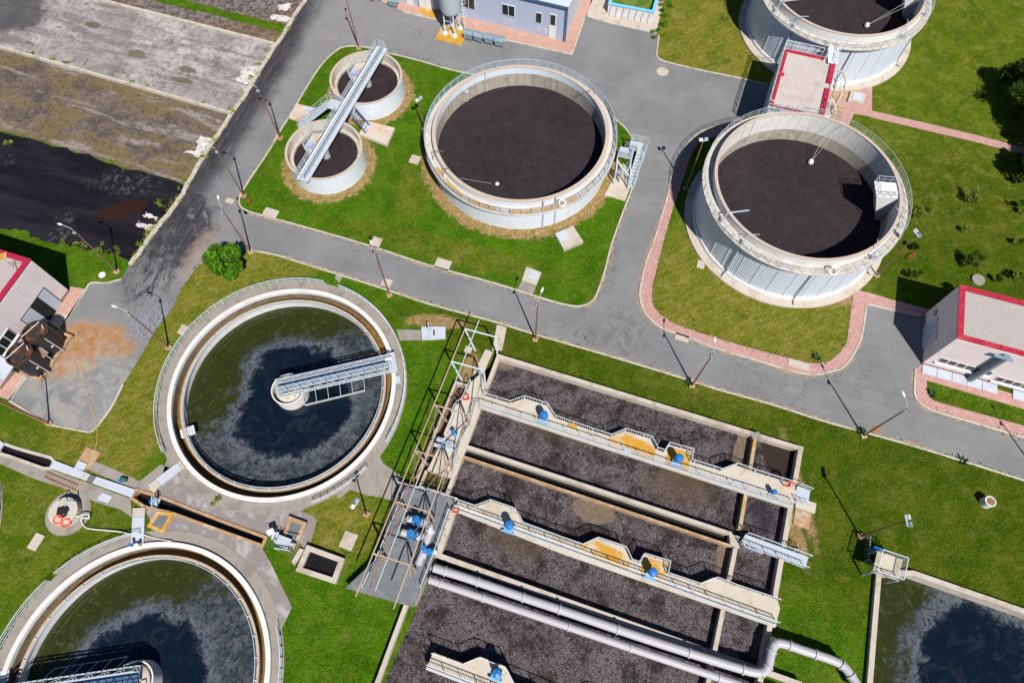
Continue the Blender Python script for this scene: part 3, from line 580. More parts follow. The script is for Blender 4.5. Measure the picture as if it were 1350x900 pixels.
for px, py, w, h, lb in [(547, 211, 1.3, 1.3, 'small tan slab on the lawn left of the large middle tank'), (357.4, 280.7, 1.9, 1.1, 'small tan slab at the kerb near the rust fire hydrant'), (584, 348.7, 1.9, 1.4, 'small tan slab at the road kerb below the large middle tank'), (496, 320, 1.2, 1.5, 'small tan slab behind the lamp post that leans over the road'),
                         (510, 373, 1.2, 1.0, 'small pink slab at the lower kerb beside the lamp post'), (242, 435, 1.0, 1.2, 'small tan slab beside the fence left of the big clarifier'), (459.5, 712.5, 1.4, 1.7, 'small pale slab on the rough grass right of the bottom machinery'), (48, 714, 1.0, 1.6, 'small tan slab on the grass below the lifebuoy well'),
                         (924, 349, .9, 1.1, 'small yellow slab at the footing of the right ribbed tank'), (899, 445, 1.6, .9, 'pale concrete slab set in the pink pavement corner'), (1053, 481, 2.4, .9, 'pale double slab set in the pink pavement'), (833, 190, .6, .6, 'little stone in the grass tip by the stair tower'), (1057, 684, 1.6, 1.7, 'orange-stained slab at the end wall of the aeration basin'), (617.5, 461, .8, .8, 'left footing slab of the first portal frame of the gantry'), (117, 604, 1.8, 2.0, 'rusty square slab beside the white channel covers')]:
    cover(px, py, h, M['orange'] if 'orange' in lb or 'rusty' in lb else M['conc'], 'paving_slab', lb, 'slab', .10, w, group='small slabs in the grass')

# ================================================================== TANKS
def railing(b, pts, h=1.1, post=1.5, pick=0, w=.05, mids=(.55,), closed=False, wp=.04):
    P = [Vector(p) for p in pts]; N = len(P); Z = Vector((0, 0, 1))
    for i in range(N if closed else N-1):
        a, c = P[i], P[(i+1) % N]; L = (c-a).length
        if L < .05: continue
        b.bar(a+Z*h, c+Z*h, w)
        for q in mids: b.bar(a+Z*q, c+Z*q, w*.7)
        n = max(1, round(L/post))
        for k in range(n+(1 if (not closed and i == N-2) else 0)): b.bar(a.lerp(c, k/n), a.lerp(c, k/n)+Z*h, w)
        if pick:
            m_ = max(1, round(L/pick))
            for k in range(m_): q = a.lerp(c, (k+.5)/m_); b.bar(q+Z*.12, q+Z*h, wp)
    return b
def circ_pts(c, r, z, a0=0, a1=360, n=48): return [Vector((c.x+r*cos(radians(a0+(a1-a0)*i/n)), c.y+r*sin(radians(a0+(a1-a0)*i/n)), z)) for i in range(n+1)]
def pol(c, r, a, z): return Vector((c.x+r*cos(radians(a)), c.y+r*sin(radians(a)), z))
def lifebuoy(p, mat, label, flat_=True, R=.38):
    b = MB(); vs = []; n = 18; k = 8
    for i in range(n):
        a = 2*pi*i/n
        for j in range(k):
            q = 2*pi*j/k; rr = R+.085*cos(q); vs.append(Vector((rr*cos(a), rr*sin(a)*(1 if flat_ else .35), .085*sin(q)+(0 if flat_ else rr*sin(a)*.94)))+p)
    b.add(vs, [(i*k+j, ((i+1) % n)*k+j, ((i+1) % n)*k+(j+1) % k, i*k+(j+1) % k) for i in range(n) for j in range(k)])
    return tag(b.build('lifebuoy', mat, origin=p, smooth=True), label, 'lifebuoy', 'lifebuoys around the plant')

# --- large middle tank
t = thing('sludge_tank', 'large round white tank of dark sludge in the middle of the green island', 'tank', T2)
MB().lathe(T2, [(11.45, 0), (11.45, 4.0)], 120).build('tank_wall', M['wallw'], t, smooth=True)
b = MB().lathe(T2, [(10.72, 4.0), (11.08, 4.0), (11.08, 5.0), (10.72, 5.0)], 120, True); b.build('parapet_wall', M['wallw'], t, smooth=True)
MB().lathe(T2, [(10.68, 5.0), (11.14, 5.0), (11.14, 5.08), (10.68, 5.08)], 120, True).build('coping', M['coping'], t, smooth=True)
MB().lathe(T2, [(11.08, 3.82), (12.22, 3.82), (12.22, 4.02), (11.08, 4.02)], 120, True).build('walkway', M['ringw'], t, smooth=True)
MB().lathe(T2, [(10.74, 5.0), (10.74, 4.15), (10.72, 4.1)], 120).build('painted_band', M['white'], t, smooth=True)
MB().lathe(T2, [(10.73, 4.12), (10.73, 1.5)], 120).build('inner_wall', M['inner'], t, smooth=True)
MB().disc(T2, 10.8, 1.9, 96).build('sludge', MS2, t)
for a0, a1 in ((205, 255), (262, 305)):
    MB().lathe(T2, [(11.32, 4.03), (12.1, 4.03), (12.1, 4.05), (11.32, 4.05)], 40, True, radians(a0), radians(a1)).build('yellow_walkway_paint', M['yel'], t)
b = railing(MB(), circ_pts(T2, 12.12, 4.02, n=60)[:-1], 1.1, 1.3, .2, .06, (.1,), True); b.build('railing', M['bluer'], t)
for a in (283, 291): MB().bar(pol(T2, 11.55, a, .1), pol(T2, 11.55, a, 3.8), .16).build('drainpipe', M['steel'], t); 
for a in (105, 283, 291): MB().bar(pol(T2, 11.0, a, 5.14), pol(T2, 11.3, a, 5.14), .1).bar(pol(T2, 11.36, a, 4.1), pol(T2, 11.36, a, 5.15), .14).build('level_gauge', M['raild'], t)
MB().tube(pol(T2, 10.64, 115, 1.9), pol(T2, 10.64, 115, 5.3), .08, n=6).build('inner_pipe', M['raild'], t)
MB().box(pol(T2, 10.6, 131, 3.5), (.5, .3, .35), radians(40)).bar(pol(T2, 10.62, 131, 1.9), pol(T2, 10.62, 131, 3.4), .12).build('wall_box', M['raild'], t)
for a, l in ((33, 1.6), (199, 1.3), (214, .7)):
    p = pol(T2, 11.6, a, 4.05); q = pol(T2, 11.4, a, 5.7); e = pol(T2, 11.4-l, a+2, 5.5)
    MB().bar(p, q, .06).bar(q, e, .05).bar(p+Vector((0, 0, .4)), q.lerp(e, .5), .035).build('davit_arm', M['dgrey'], t)
lifebuoy(pol(T2, 12.02, 293.5, 4.75), M['buoyw'], 'white lifebuoy on the railing of the large middle tank', False, .42)
b = MB(); a_ = U(606, 235, 2.0); e_ = U(648, 242, 2.05); b.tube(a_, e_, .05, n=6); tag(b.build('float_line', M['dgrey'], origin=a_), 'thin hose lying on the sludge of the middle tank', 'hose')
c = U(655.5, 242.3, 2.0); tag(MB().lathe(c, [(0, 2.15), (.2, 2.12), (.28, 2.0), (.2, 1.88)], 12).build('float_ball', M['white'], origin=c, smooth=True), 'white float on the sludge of the large middle tank', 'float')

# stair tower of the middle tank
t = thing('stair_tower', 'galvanised steel stair tower on a concrete pad at the large middle tank', 'stairs', U(822, 240, 0))
q0 = pol(T2, 12.3, -13, 4.0); tw = U(806, 216, 4.0)
g0 = U(825, 245, 0); rd = Vector((cos(radians(-18)), sin(radians(-18)), 0)); pd = Vector((-rd.y, rd.x, 0))
MB().prism([U(797, 257, .1), U(824, 265, .1), U(839, 226, .1), U(820, 215, .1)], 0, .12).build('base_slab', M['cream'], t)
o_ = Vector((q0.x, q0.y, 0))+rd*.3
def stair(b, lo, hi, w, n, side):
    d_ = (hi-lo); s_ = Vector((side.x, side.y, 0)).normalized()*w/2
    for k in range(n):
        p = lo+d_*((k+.5)/n); f_ = Vector((d_.x, d_.y, 0)).normalized()*(Vector((d_.x, d_.y, 0)).length/n*.55)
        b.add([p-s_-f_, p+s_-f_, p+s_+f_, p-s_+f_, p-s_-f_-Vector((0,0,.05)), p+s_-f_-Vector((0,0,.05)), p+s_+f_-Vector((0,0,.05)), p-s_+f_-Vector((0,0,.05))], [(0,1,2,3),(4,7,6,5),(0,4,5,1),(1,5,6,2),(2,6,7,3),(3,7,4,0)])
    for sg in (-1, 1): b.bar(lo+s_*sg, hi+s_*sg, .06, .22)
    return b
pl = [o_+pd*1.0, o_+pd*-.6, o_+rd*1.7+pd*-.6, o_+rd*1.7+pd*1.0]
MB().prism(pl, 3.92, 4.02).build('upper_landing', M['steel'], t)
lpc = o_+rd*2.0+pd*3.3
MB().prism([lpc+rd*-1.1+pd*-.6, lpc+rd*1.2+pd*-.6, lpc+rd*1.2+pd*.8, lpc+rd*-1.1+pd*.8], 2.0, 2.1).build('middle_landing', M['steel'], t)
b = MB(); hi1 = o_+rd*1.0+pd*.9+Vector((0, 0, 4.0)); lo1 = lpc+rd*-.5+pd*-.6+Vector((0, 0, 2.1)); stair(b, lo1, hi1, .9, 9, rd); b.build('upper_flight', M['steel'], t)
b = MB(); hi2 = lpc+rd*.6+pd*-.6+Vector((0, 0, 2.05)); lo2 = lpc+rd*.5+pd*-5.0+Vector((0, 0, .1)); stair(b, lo2, hi2, .9, 10, rd); b.build('lower_flight', M['steel'], t)
b = MB(); Z = Vector((0, 0, 1))
railing(b, [p+Z*4.02 for p in (pl[1], pl[2], pl[3])], 1.1, 1, .25); railing(b, [lpc+rd*-1.1+pd*.8+Z*2.1, lpc+rd*1.2+pd*.8+Z*2.1, lpc+rd*1.2+pd*-.6+Z*2.1], 1.1, 1, .2)
for sg in (-.45, .45): railing(b, [lo1+rd*sg, hi1+rd*sg], 1.0, 1.2); railing(b, [lo2+rd*sg, hi2+rd*sg], 1.0, 1.2)
b.build('railing', M['steel'], t)
b = MB()
for p, zt in ((pl[1], 4), (pl[2], 4), (pl[3], 4), (lpc+rd*-1.1+pd*.7, 2), (lpc+rd*1.1+pd*.7, 2), (lpc+rd*1.1+pd*-.5, 2), (lpc+rd*-1.1+pd*-.5, 2), (o_+rd*.3+pd*-1.8, 2.6), (o_+rd*2.2+pd*-2.0, 2.6)): MB().bar(p+Z*.1, p+Z*zt, .12).build('post', M['steel'], t)
b.bar(pl[1]+Z*.2, pl[2]+Z*3.8, .07).bar(pl[2]+Z*.2, pl[3]+Z*3.8, .07).bar(o_+rd*.3+pd*-1.8+Z*2.6, o_+rd*2.2+pd*-2.0+Z*2.6, .1).bar(o_+rd*.3+pd*-1.8+Z*2.6, pl[1]+Z*3.9, .1).bar(o_+rd*2.2+pd*-2.0+Z*2.6, pl[2]+Z*3.9, .1)
b.build('frame', M['steel'], t)
b = MB(); b.tube(o_+rd*.2+pd*-.9+Z*.1, o_+rd*.2+pd*-.9+Z*3.4, .14); b.tube(o_+rd*.9+pd*-1.3+Z*.1, o_+rd*.9+pd*-1.3+Z*2.8, .12); b.path([o_+rd*.2+pd*-.9+Z*3.3, o_+rd*.9+pd*-1.3+Z*2.9, o_+rd*2.0+pd*-1.7+Z*2.2], .12); b.build('pipework', M['raild'], t)

# --- twin ribbed tanks on the right
def ribbed(C, label, off, stair_gap=False):
    t = thing('ribbed_tank', label, 'tank', C, 'round tanks with ribbed white cladding')
    MB().lathe(C, [(11.0, 0), (12.35, 0), (12.35, .22), (11.0, .26)], 96, True).build('footing', M['conc'], t, smooth=True)
    MB().lathe(C, [(11.1, .26), (11.42, .26), (11.36, .62), (11.1, .7)], 96, True).build('skirt', M['white'], t, smooth=True)
    n = 280; vs = []; pr = []
    for i in range(n):
        a = 2*pi*i/n; s_ = 2*pi/n
        big = .10 if i % 8 == 0 else .055
        for da, r in ((0, 11.12), (.38, 11.12), (.5, 11.12+big), (.88, 11.12+big)): pr.append((a+da*s_, r))
    N = len(pr); vs = [(C.x+r*cos(a), C.y+r*sin(a), z) for z in (.5, 6.5) for a, r in pr]
    MB().add(vs, [(i, (i+1) % N, N+(i+1) % N, N+i) for i in range(N)]).build('ribbed_cladding', M['clad'], t)
    MB().lathe(C, [(10.5, 6.42), (11.75, 6.42), (11.75, 6.62), (10.5, 6.62)], 120, True).build('walkway', M['ringw'], t, smooth=True)
    MB().lathe(C, [(10.3, 6.5), (10.58, 6.5), (10.58, 7.7), (10.3, 7.7)], 120, True).build('parapet_wall', M['white'], t, smooth=True)
    MB().lathe(C, [(10.27, 7.7), (10.62, 7.7), (10.62, 7.78), (10.27, 7.78)], 120, True).build('coping', M['coping'], t, smooth=True)
    MB().lathe(C, [(10.3, 7.7), (10.3, 2.8)], 120).build('inner_wall', M['inner'], t, smooth=True)
    MB().lathe(C, [(10.295, 7.65), (10.295, 5.1)], 120).build('inner_paint', M['ipaint'], t, smooth=True)
    MB().disc(C, 10.35, 3.3, 96).build('sludge', MS2, t)
    a0, a1 = off
    railing(MB(), circ_pts(C, 11.66, 6.62, a0, a1, 60), 1.1, 1.3, 0, .045, (.38, .75)).build('railing', M['raild'], t)
    # overflow box inside, downpipes, davits
    a = -7; R_ = Matrix.Rotation(radians(a), 3, 'Z'); b = MB()
    V = [(10.25, -1.1, 7.6), (10.25, 1.1, 7.6), (7.7, 1.1, 7.6), (7.7, -1.1, 7.6), (10.25, -1.1, 3.2), (10.25, 1.1, 3.2), (9.6, 1.1, 3.4), (9.6, -1.1, 3.4)]
    b.add([Vector((C.x, C.y, 0))+R_@Vector(v) for v in V], [(0,1,2,3),(4,7,6,5),(0,4,5,1),(1,5,6,2),(2,6,7,3),(3,7,4,0)]); b.build('overflow_box', M['white'], t)
    b = MB(); railing(b, [Vector((C.x, C.y, 0))+R_@Vector(v) for v in ((10.2, -1.05, 7.6), (7.75, -1.05, 7.6), (7.75, 1.05, 7.6), (10.2, 1.05, 7.6))], 1.0, .8, 0, .045, (.5,)); b.build('box_railing', M['steel'], t)
    for a in (222, 265, 318): b = MB(); b.path([pol(C, 11.3, a, 6.3), pol(C, 11.34, a, .9), pol(C, 11.7, a, .55), pol(C, 12.1, a, .35)], .10, 6); b.build('drainpipe', M['raild'], t)
    for a, l, w in ((204, 2.3, .12), (300, .9, .06), (222, .8, .06), (330, 1.2, .08)):
        p = pol(C, 11.2, a, 6.65); q = pol(C, 11.0, a, 8.2); e = pol(C, 11.0-l, a+5, 8.3); MB().bar(p, q, w).bar(q, e, w).bar(pol(C, 10.9, a-3, 6.7), q, .06).box(p+Z*.3, (.4, .3, .5)).build('davit_arm', M['steel'], t)
    MB().bar(pol(C, 10.28, 116, 3.3), pol(C, 10.28, 116, 7.7), .12).build('inner_pipe', M['raild'], t)
    return t
ribbed(T3, 'whole round white-ribbed tank standing alone inside the pink pavement loop', (-180, 180)); ribbed(T4, 'round white-ribbed tank cut by the top edge behind the red-edged roof', (-180, 180))
lifebuoy(pol(T3, 11.6, 274, 7.3), M['buoyw'], 'white lifebuoy on the railing of the whole ribbed tank', False, .5)
for C, p, lb in ((T3, (1069, 213.5), 'white float ball held by two wires over the sludge of the whole ribbed tank'), (T4, (1143, 33.5), 'white float ball above the sludge of the top-edge ribbed tank')):
    c = U(*p, 3.6); tt = thing('float_ball', lb, 'float', c); MB().lathe(c, [(0, 3.95), (.25, 3.88), (.36, 3.6), (.25, 3.32), (0, 3.25)], 14).build('ball', M['white'], tt, smooth=True)
    b = MB(); aa = 62 if C is T3 else -12; b.bar(c, pol(C, 10.4, aa, 7.8), .035); b.bar(c, pol(C, 10.4, aa-7, 7.8), .035); b.build('wire', M['raild'], tt)

# --- twin small settling tanks
for C, lb in ((T1A, 'upper of the twin small white settling tanks under the gangway'), (T1B, 'lower of the twin small white settling tanks under the gangway')):
    t = thing('settling_tank', lb, 'tank', C, 'twin small settling tanks')
    MB().lathe(C, [(4.92, 0), (4.92, 2.9)], 72).build('tank_wall', M['wallw'], t, smooth=True)
    MB().lathe(C, [(4.62, 2.9), (4.95, 2.9), (4.95, 2.96), (4.62, 2.96)], 72, True).build('coping', M['coping'], t, smooth=True)
    MB().lathe(C, [(4.63, 2.9), (4.63, 1.5)], 72).build('inner_wall', M['conc2'], t, smooth=True)
    b = MB(); b.lathe(C, [(4.62, 1.6), (4.12, 1.6), (4.12, 1.92), (4.18, 1.92), (4.18, 1.66), (4.62, 1.66)], 72)
    for i in range(72):
        if i % 2: b.box(pol(C, 4.15, i*5, 1.95), (.07, .18, .12), radians(i*5))
    b.build('weir_trough', M['conc'], t)
    MB().disc(C, 4.62, 1.58, 64).build('liquor', MS1, t)
    MB().tube(C+Z*1.2, C+Z*3.3, .55, n=20).build('centre_column', M['grey'], t, smooth=True)
# gangway across both
A_ = U(503, 62, 3.4); B_ = U(397, 237, 3.4); ax = (B_-A_).normalized(); lt = Vector((ax.y, -ax.x, 0))   # lt points to the west side
if lt.x > 0: lt = -lt
L = (B_-A_).length; t = thing('gangway', 'long galvanised gangway spanning both small settling tanks with a side stair', 'gangway', Vector((A_.x, A_.y, 0)))
def G(s_, w_, z_): p = A_+ax*s_+lt*w_; return Vector((p.x, p.y, z_))
MB().prism([G(0, .62, 0), G(L, .62, 0), G(L, -.62, 0), G(0, -.62, 0)], 3.3, 3.40).build('deck', M['rail'], t)
b = MB()
for k in (-.28, .0, .28): b.bar(G(.1, k, 3.42), G(L-.1, k, 3.42), .07)
b.build('deck_grating', M['shedd'], t)
MB().bar(G(0, .62, 3.15), G(L, .62, 3.15), .12, .4).bar(G(0, -.62, 3.15), G(L, -.62, 3.15), .12, .4).bar(G(0, -.82, 3.38), G(L, -.82, 3.38), .3, .06).build('girder', M['steel'], t)
rw = []
for C in (T1A, T1B):
    s0 = (C-A_).dot(ax); s0 = (Vector((C.x, C.y, 3.4))-A_).dot(ax)
    MB().prism([G(s0-2.1, .8, 0), G(s0-1.4, 2.0, 0), G(s0+1.0, 2.0, 0), G(s0+1.9, .8, 0)], 3.3, 3.43).build('drive_platform', M['cream'], t)
    b = MB(); b.tube(G(s0-.2, 1.1, 3.43), G(s0-.2, 1.1, 3.95), .38, n=18); d_ = b.build('drive_unit', M['cream'], t, smooth=True)
    MB().box(G(s0+.6, 1.15, 3.75), (.75, .6, .6), atan2(ax.y, ax.x)).build('motor', simple('lilac_motor_box', (.32, .40, .62), .4, .1), d_)
    rw.append(s0)
b = MB(); W_ = [G(.05, .62, 3.42), G(rw[0]-2.1, .62, 3.42), G(rw[0]-1.4, 1.95, 3.42), G(rw[0]+1.0, 1.95, 3.42), G(rw[0]+1.9, .62, 3.42), G((rw[0]+rw[1])/2-1.2, .62, 3.42)]
W2_ = [G((rw[0]+rw[1])/2+.9, .62, 3.42), G(rw[1]-2.1, .62, 3.42), G(rw[1]-1.4, 1.95, 3.42), G(rw[1]+1.0, 1.95, 3.42), G(rw[1]+1.9, .62, 3.42), G(L-.05, .62, 3.42)]
railing(b, W_, 1.1, 1.2, .2, .05, (.6,)); railing(b, W2_, 1.1, 1.2, .2, .05, (.6,)); railing(b, [G(.05, .62, 3.42), G(.05, -.62, 3.42), G(L-.05, -.62, 3.42), G(L-.05, .62, 3.42)], 1.1, 1.2, 0, .05, (.35, .7))
b.build('railing', M['steel'], t)
sm = (rw[0]+rw[1])/2-.2; hi = G(sm, 2.3, 3.4); lo = U(394, 168, 0.05); MB().prism([G(sm-.9, .8, 0), G(sm-.9, 2.4, 0), G(sm+.7, 2.4, 0), G(sm+.7, .8, 0)], 3.3, 3.4).build('landing', M['steel'], t)
dd = Vector(((lo-hi).x, (lo-hi).y, 0)).normalized(); sd = Vector((-dd.y, dd.x, 0)); b = MB(); stair(b, lo, hi, 1.0, 16, sd); b.build('stair_flight', M['steel'], t)
b = MB()
for sg in (-.5, .5): railing(MB(), [lo+sd*sg, hi+sd*sg], 1.05, 1.3, 0, .05, (.5,)).build('stair_railing', M['steel'], t)
railing(b, [G(sm-.9, .8, 3.4), G(sm-.9, 2.4, 3.4)], 1.1, 1); b.build('landing_railing', M['steel'], t)
b = MB()
for q in (-1, 1):
    b.bar(G(sm+q*.6, -1.2, 3.2), G(sm+q*.7, -3.0, 0), .14); MB().bar(G(sm+q*.6, .6, 3.2), G(sm+q*.6, .6, 0), .14).build('support_leg', M['shedd'], t)
for k in range(7): b.bar(G(sm-.70, -1.3-k*.24, 3.0-k*.43), G(sm+.70, -1.3-k*.24, 3.0-k*.43), .06)
b.build('leg_ladder', M['shedd'], t)
for s_ in (.3, L-.3): MB().bar(G(s_, -.6, 3.0), G(s_, .6, 3.0), .14).build('bearing_beam', M['shedd'], t)

# ================================================================== CLARIFIERS
def clarifier(C, label, water, gaps, n=120):
    t = thing('clarifier', label, 'clarifier', C, 'round clarifiers sunk in the ground')
    MB().lathe(C, [(12.18, -.12), (12.18, .34), (12.66, .34), (12.66, -.3)], n).build('outer_wall', M['white'], t, smooth=True)
    MB().lathe(C, [(12.185, -.12), (12.185, -2.2)], n).build('launder_face', M['lshade'], t, smooth=True)  # both launder faces coloured dark to imitate the shade inside the trough
    MB().lathe(C, [(11.455, -.26), (11.455, -1.25)], n).build('launder_face', M['lshade'], t, smooth=True)
    MB().lathe(C, [(11.4, -1.2), (12.2, -1.2)], n).build('launder', M['launder'], t)
    b = MB(); b.lathe(C, [(11.18, -.18), (11.45, -.18), (11.45, -2.2), (11.18, -2.2)], n, True).build('weir_wall', M['weir'], t, smooth=True); MB().lathe(C, [(11.175, -.2), (11.175, -1.7)], n).build('weir_lining', M['white'], t, smooth=True)
    b = MB(); b.lathe(C, [(11.02, -.02), (11.08, -.02), (11.08, -.30), (11.02, -.30)], n, True)
    for i in range(36): b.box(pol(C, 11.16, i*10, -.1), (.30, .12, .08), radians(i*10))
    b.build('scum_rail', M['steel'], t)
    MB().disc(C, 11.2, -1.4, n).build('water', water, t)
    MB().lathe(C, [(12.70, .0), (12.70, .05), (13.85, .05), (13.85, -.1)], n).build('ring_walkway', M['walk'], t, smooth=True)
    for a0, a1 in gaps:
        railing(MB(), circ_pts(C, 13.72, .05, a0, a1, max(8, int(abs(a1-a0)/4))), 1.0, 1.5, 0, .055, (.35, .68)).build('railing', M['rail'], t)
    return t
clarifier(C1, 'large open clarifier with green and navy water left of the aeration basin', MW1, ((76, 212), (-28, 68), (-69, -42)))
clarifier(C2, 'clarifier cut by the bottom edge below the rust-walled channel', MW2, ((100, 135), (139, 250), (-60, 20)))
clarifier(C3, 'clarifier cut by the left edge with only its rim and railing showing', MW2, ((-110, 110),))
# scraper bridges
def bridge(C, P0, P1, label):
    a = Vector((P0.x, P0.y, 1.0)); e = Vector((P1.x, P1.y, 1.0)); x = (e-a).normalized(); y = Vector((-x.y, x.x, 0))
    t = thing('scraper_bridge', label, 'bridge', Vector((C.x, C.y, 0)), 'rotating scraper bridges')
    b = MB(); b.add([a+y*.42, a-y*.42, e-y*.42, e+y*.42], [(0,1,2,3)]); b.add([a+y*.42-Z*.05, a-y*.42-Z*.05, e-y*.42-Z*.05, e+y*.42-Z*.05], [(3,2,1,0)]); b.build('grating_deck', M['shedd'], t)
    L = (e-a).length; n = 9
    for sg in (-1, 1):
        b = MB(); o1 = y*sg*.5; o2 = y*sg*.98
        b.bar(a+o1, e+o1, .12, .25); b.bar(a+o2+Z*.1, e+o2+Z*.1, .1, .1); b.bar(a+o1+Z*1.1, e+o1+Z*1.1, .10, .10); b.bar(a+o1+Z*.6, e+o1+Z*.6, .05); b.bar(a+o2-Z*.4, e+o2-Z*.4, .12)
        for k in range(n):
            p = a.lerp(e, k/n); q = a.lerp(e, (k+.5)/n); r = a.lerp(e, (k+1)/n)
            b.bar(p+o2-Z*.4, q+o1+Z*1.1, .06); b.bar(q+o1+Z*1.1, r+o2-Z*.4, .06); b.bar(p+o1, p+o1+Z*1.1, .06); b.bar(p+o1, p+o2+Z*.1, .05); b.bar(p+o1, q+o2+Z*.1, .05)
        b.build('side_truss', M['steel'], t)
    # scum baffle carried below the bridge
    b = MB(); s0 = a+x*2.2-y*2.0; s1 = a+x*9.0-y*1.9; s0.z = s1.z = -.7; b.bar(s0, s1, .09); b.bar(s0-Z*.3, s1-Z*.3, .05)
    for k in range(6): p = s0.lerp(s1, k/5); b.bar(p, p+y*.9+x*.25+Z*1.2, .05)
    b.build('scum_arm', M['raild'], t)
    # drive carriage on the wall
    b = MB(); b.box(e+Z*-.15, (.9, 2.3, .5), atan2(x.y, x.x)); cg = b.build('drive_carriage', M['steel'], t)
    MB().tube(e+y*.3+x*.1+Z*.3, e+y*.3-x*.7+Z*.3, .24, n=14).build('motor', M['white'], cg, smooth=True)
    for sg in (-.9, .9): MB().tube(e+y*sg+x*-.1-Z*.42, e+y*sg+x*.15-Z*.42, .24, n=14).build('wheel', M['blacksheet'], cg, smooth=True)
    MB().box(e-y*1.9+x*.0-Z*.85, (.9, .9, .12), atan2(x.y, x.x)).build('launder_cleaner', M['steel'], t)
    # stilling well at the centre
    w = thing('stilling_well', label.split(' from')[0].replace('bridge', 'well').replace('galvanised', 'white round stilling')+(' in the big clarifier' if 'big' in label else ' in the bottom clarifier'), 'well', Vector((C.x, C.y, 0)))
    MB().lathe(C, [(1.72, -1.7), (1.86, -1.7), (1.86, .45), (1.72, .45)], 40, True).build('well_ring', M['white'], w, smooth=True)
    b = MB(); b.lathe(C, [(0, .35), (1.15, .35), (1.42, .2), (1.42, -1.7)], 40); b.build('centre_pier', M['cream'], w, smooth=True)
    for q in range(8): MB().box(pol(C, 1.0, q*45, .45), (.5, .28, .25), radians(q*45+20)).build('well_block', M['cream'], w) if q in (0, 4, 5, 6, 7) else 0
    return t
c0 = U(380, 513, .3); bridge(Vector((c0.x, c0.y, 0)), U(367, 511, 1), U(517, 477, 1), 'galvanised bridge from the pier to the right rim of the big clarifier')
c0 = U(181, 886, .3); bridge(Vector((C2.x, C2.y, 0)), U(184, 892, 1), Vector((C2.x-12.2, C2.y-1.2, 1)), 'galvanised bridge from the pier to the left rim of the bottom clarifier')
# scum box and sampler on the big clarifier
a = 212; c = U(248, 569, -.4); t = thing('scum_box', 'white slatted scum box on the left weir of the big clarifier', 'scum box', c)
R_ = radians(22); MB().box(c, (1.5, .95, .35), R_).build('box', M['white'], t)
for k in range(5): MB().box(c+Vector((cos(R_), sin(R_), 0))*(-.5+.25*k)+Z*.22, (.08, .9, .1), R_).build('slat', M['steel'], t)

# ================================================================== CHANNELS left of the basin
def lining(pts, z, w, label, mat, floor, fm, cat='channel', name='channel', closed=True):
    P = UL(pts, .1); c = sum(P, Vector((0, 0, 0)))/len(P); t = thing(name, label, cat, Vector((c.x, c.y, 0)))
    MB().ribbon(P, w, floor, .12, closed).build('channel_wall', mat, t)
    MB().sheet(P, floor+.05+0).build('water', fm, t) if False else MB().sheet([Vector((p.x, p.y, floor+.1)) for p in P]).build('water', fm, t)
    return t
lining(CANAL, .1, .30, 'open dark-water channel at the left edge between two lawns', M['conc'], -.5, M['darkw'])
lining([(190.5, 668), (172.8, 656), (178, 645), (197, 650), (215, 656), (290, 685.5), (350.6, 708), (345.8, 719), (226.4, 676)], .1, .30, 'long rust-walled channel running between the two clarifiers', M['orange'], -.9, M['darkw'])
def slab(pts, z0, z1, label, mat='slab', cat='cover', name='cover_slab', group=None):
    P = UL(pts, z1); c = sum(P, Vector((0,0,0)))/len(P); return tag(MB().prism(P, z0, z1).build(name, M[mat] if isinstance(mat, str) else mat, origin=(c.x, c.y, 0)), label, cat, group)
slab([(72, 606.6), (97.7, 616.4), (112, 622), (107, 631), (65.7, 617)], .05, .24, 'pale cover slab nearest the open dark-water channel')
slab([(97.7, 616.4), (104, 606.6), (114.6, 611), (110, 620)], .05, .25, 'small pale cover slab sticking up like a tab beside the rusty square')
slab([(112.4, 622.2), (119, 624.7), (113.5, 633.6), (107.4, 631.2)], .05, .245, 'narrow pale strip of cover next to the dark glass panel')
slab([(119.3, 624.8), (127, 627.7), (121, 636.6), (113.8, 633.8)], .05, .25, 'dark translucent panel set in the row of pale channel covers', 'steeld')
slab([(127.3, 627.8), (178, 644.8), (172.8, 655.5), (121.4, 636.8)], .05, .24, 'longest pale cover slab of the channel left of the junction pit')
slab([(206, 630), (233.4, 610), (239, 618), (211.7, 639)], .06, .30, 'pale slab bridge leading diagonally up to the big clarifier')
slab([(195, 638.5), (206, 630.3), (211.5, 639.3), (202, 649), (197.5, 645)], .06, .28, 'tan concrete block at the lower end of the diagonal slab bridge', 'conc')
slab([(233.8, 609.8), (237.5, 606.5), (243.5, 615), (239.3, 618)], .06, .28, 'tan concrete end of the slab bridge at the big clarifier wall', 'conc')
slab([(175, 669.5), (191.2, 668.6), (190.5, 681), (174.4, 681)], .06, .28, 'tan landing slab just below the junction pit', 'conc')
slab([(174.4, 681.5), (190.5, 681.4), (189, 716), (172.8, 716)], .06, .26, 'pale slab bridge running down to the bottom clarifier')
slab([(0, 580), (5, 584.5), (-1, 594), (-40, 584), (-40, 566)], .05, .24, 'pale cover slab at the very left edge by the dark channel')
slab([(135, 649), (148, 654), (142, 663), (127, 658)], .02, .06, 'pale repair slab in the brown walk south of the channel')
t = thing('grate_hatch', 'steel grate in a bright yellow frame beside the rust-walled channel', 'hatch', U(217, 688))
MB().ribbon(UL([(208, 676), (226.5, 677), (213.5, 700), (196.5, 692.5)], .2), .36, .02, .2, True).build('frame', M['yel'], t)
MB().sheet(UL([(208, 676), (226.5, 677), (213.5, 700), (196.5, 692.5)], .14)).build('grate', M['steeld'], t)
t = thing('grated_pit', 'tan concrete pit with two grey grates beside the machinery', 'pit', U(390, 703))
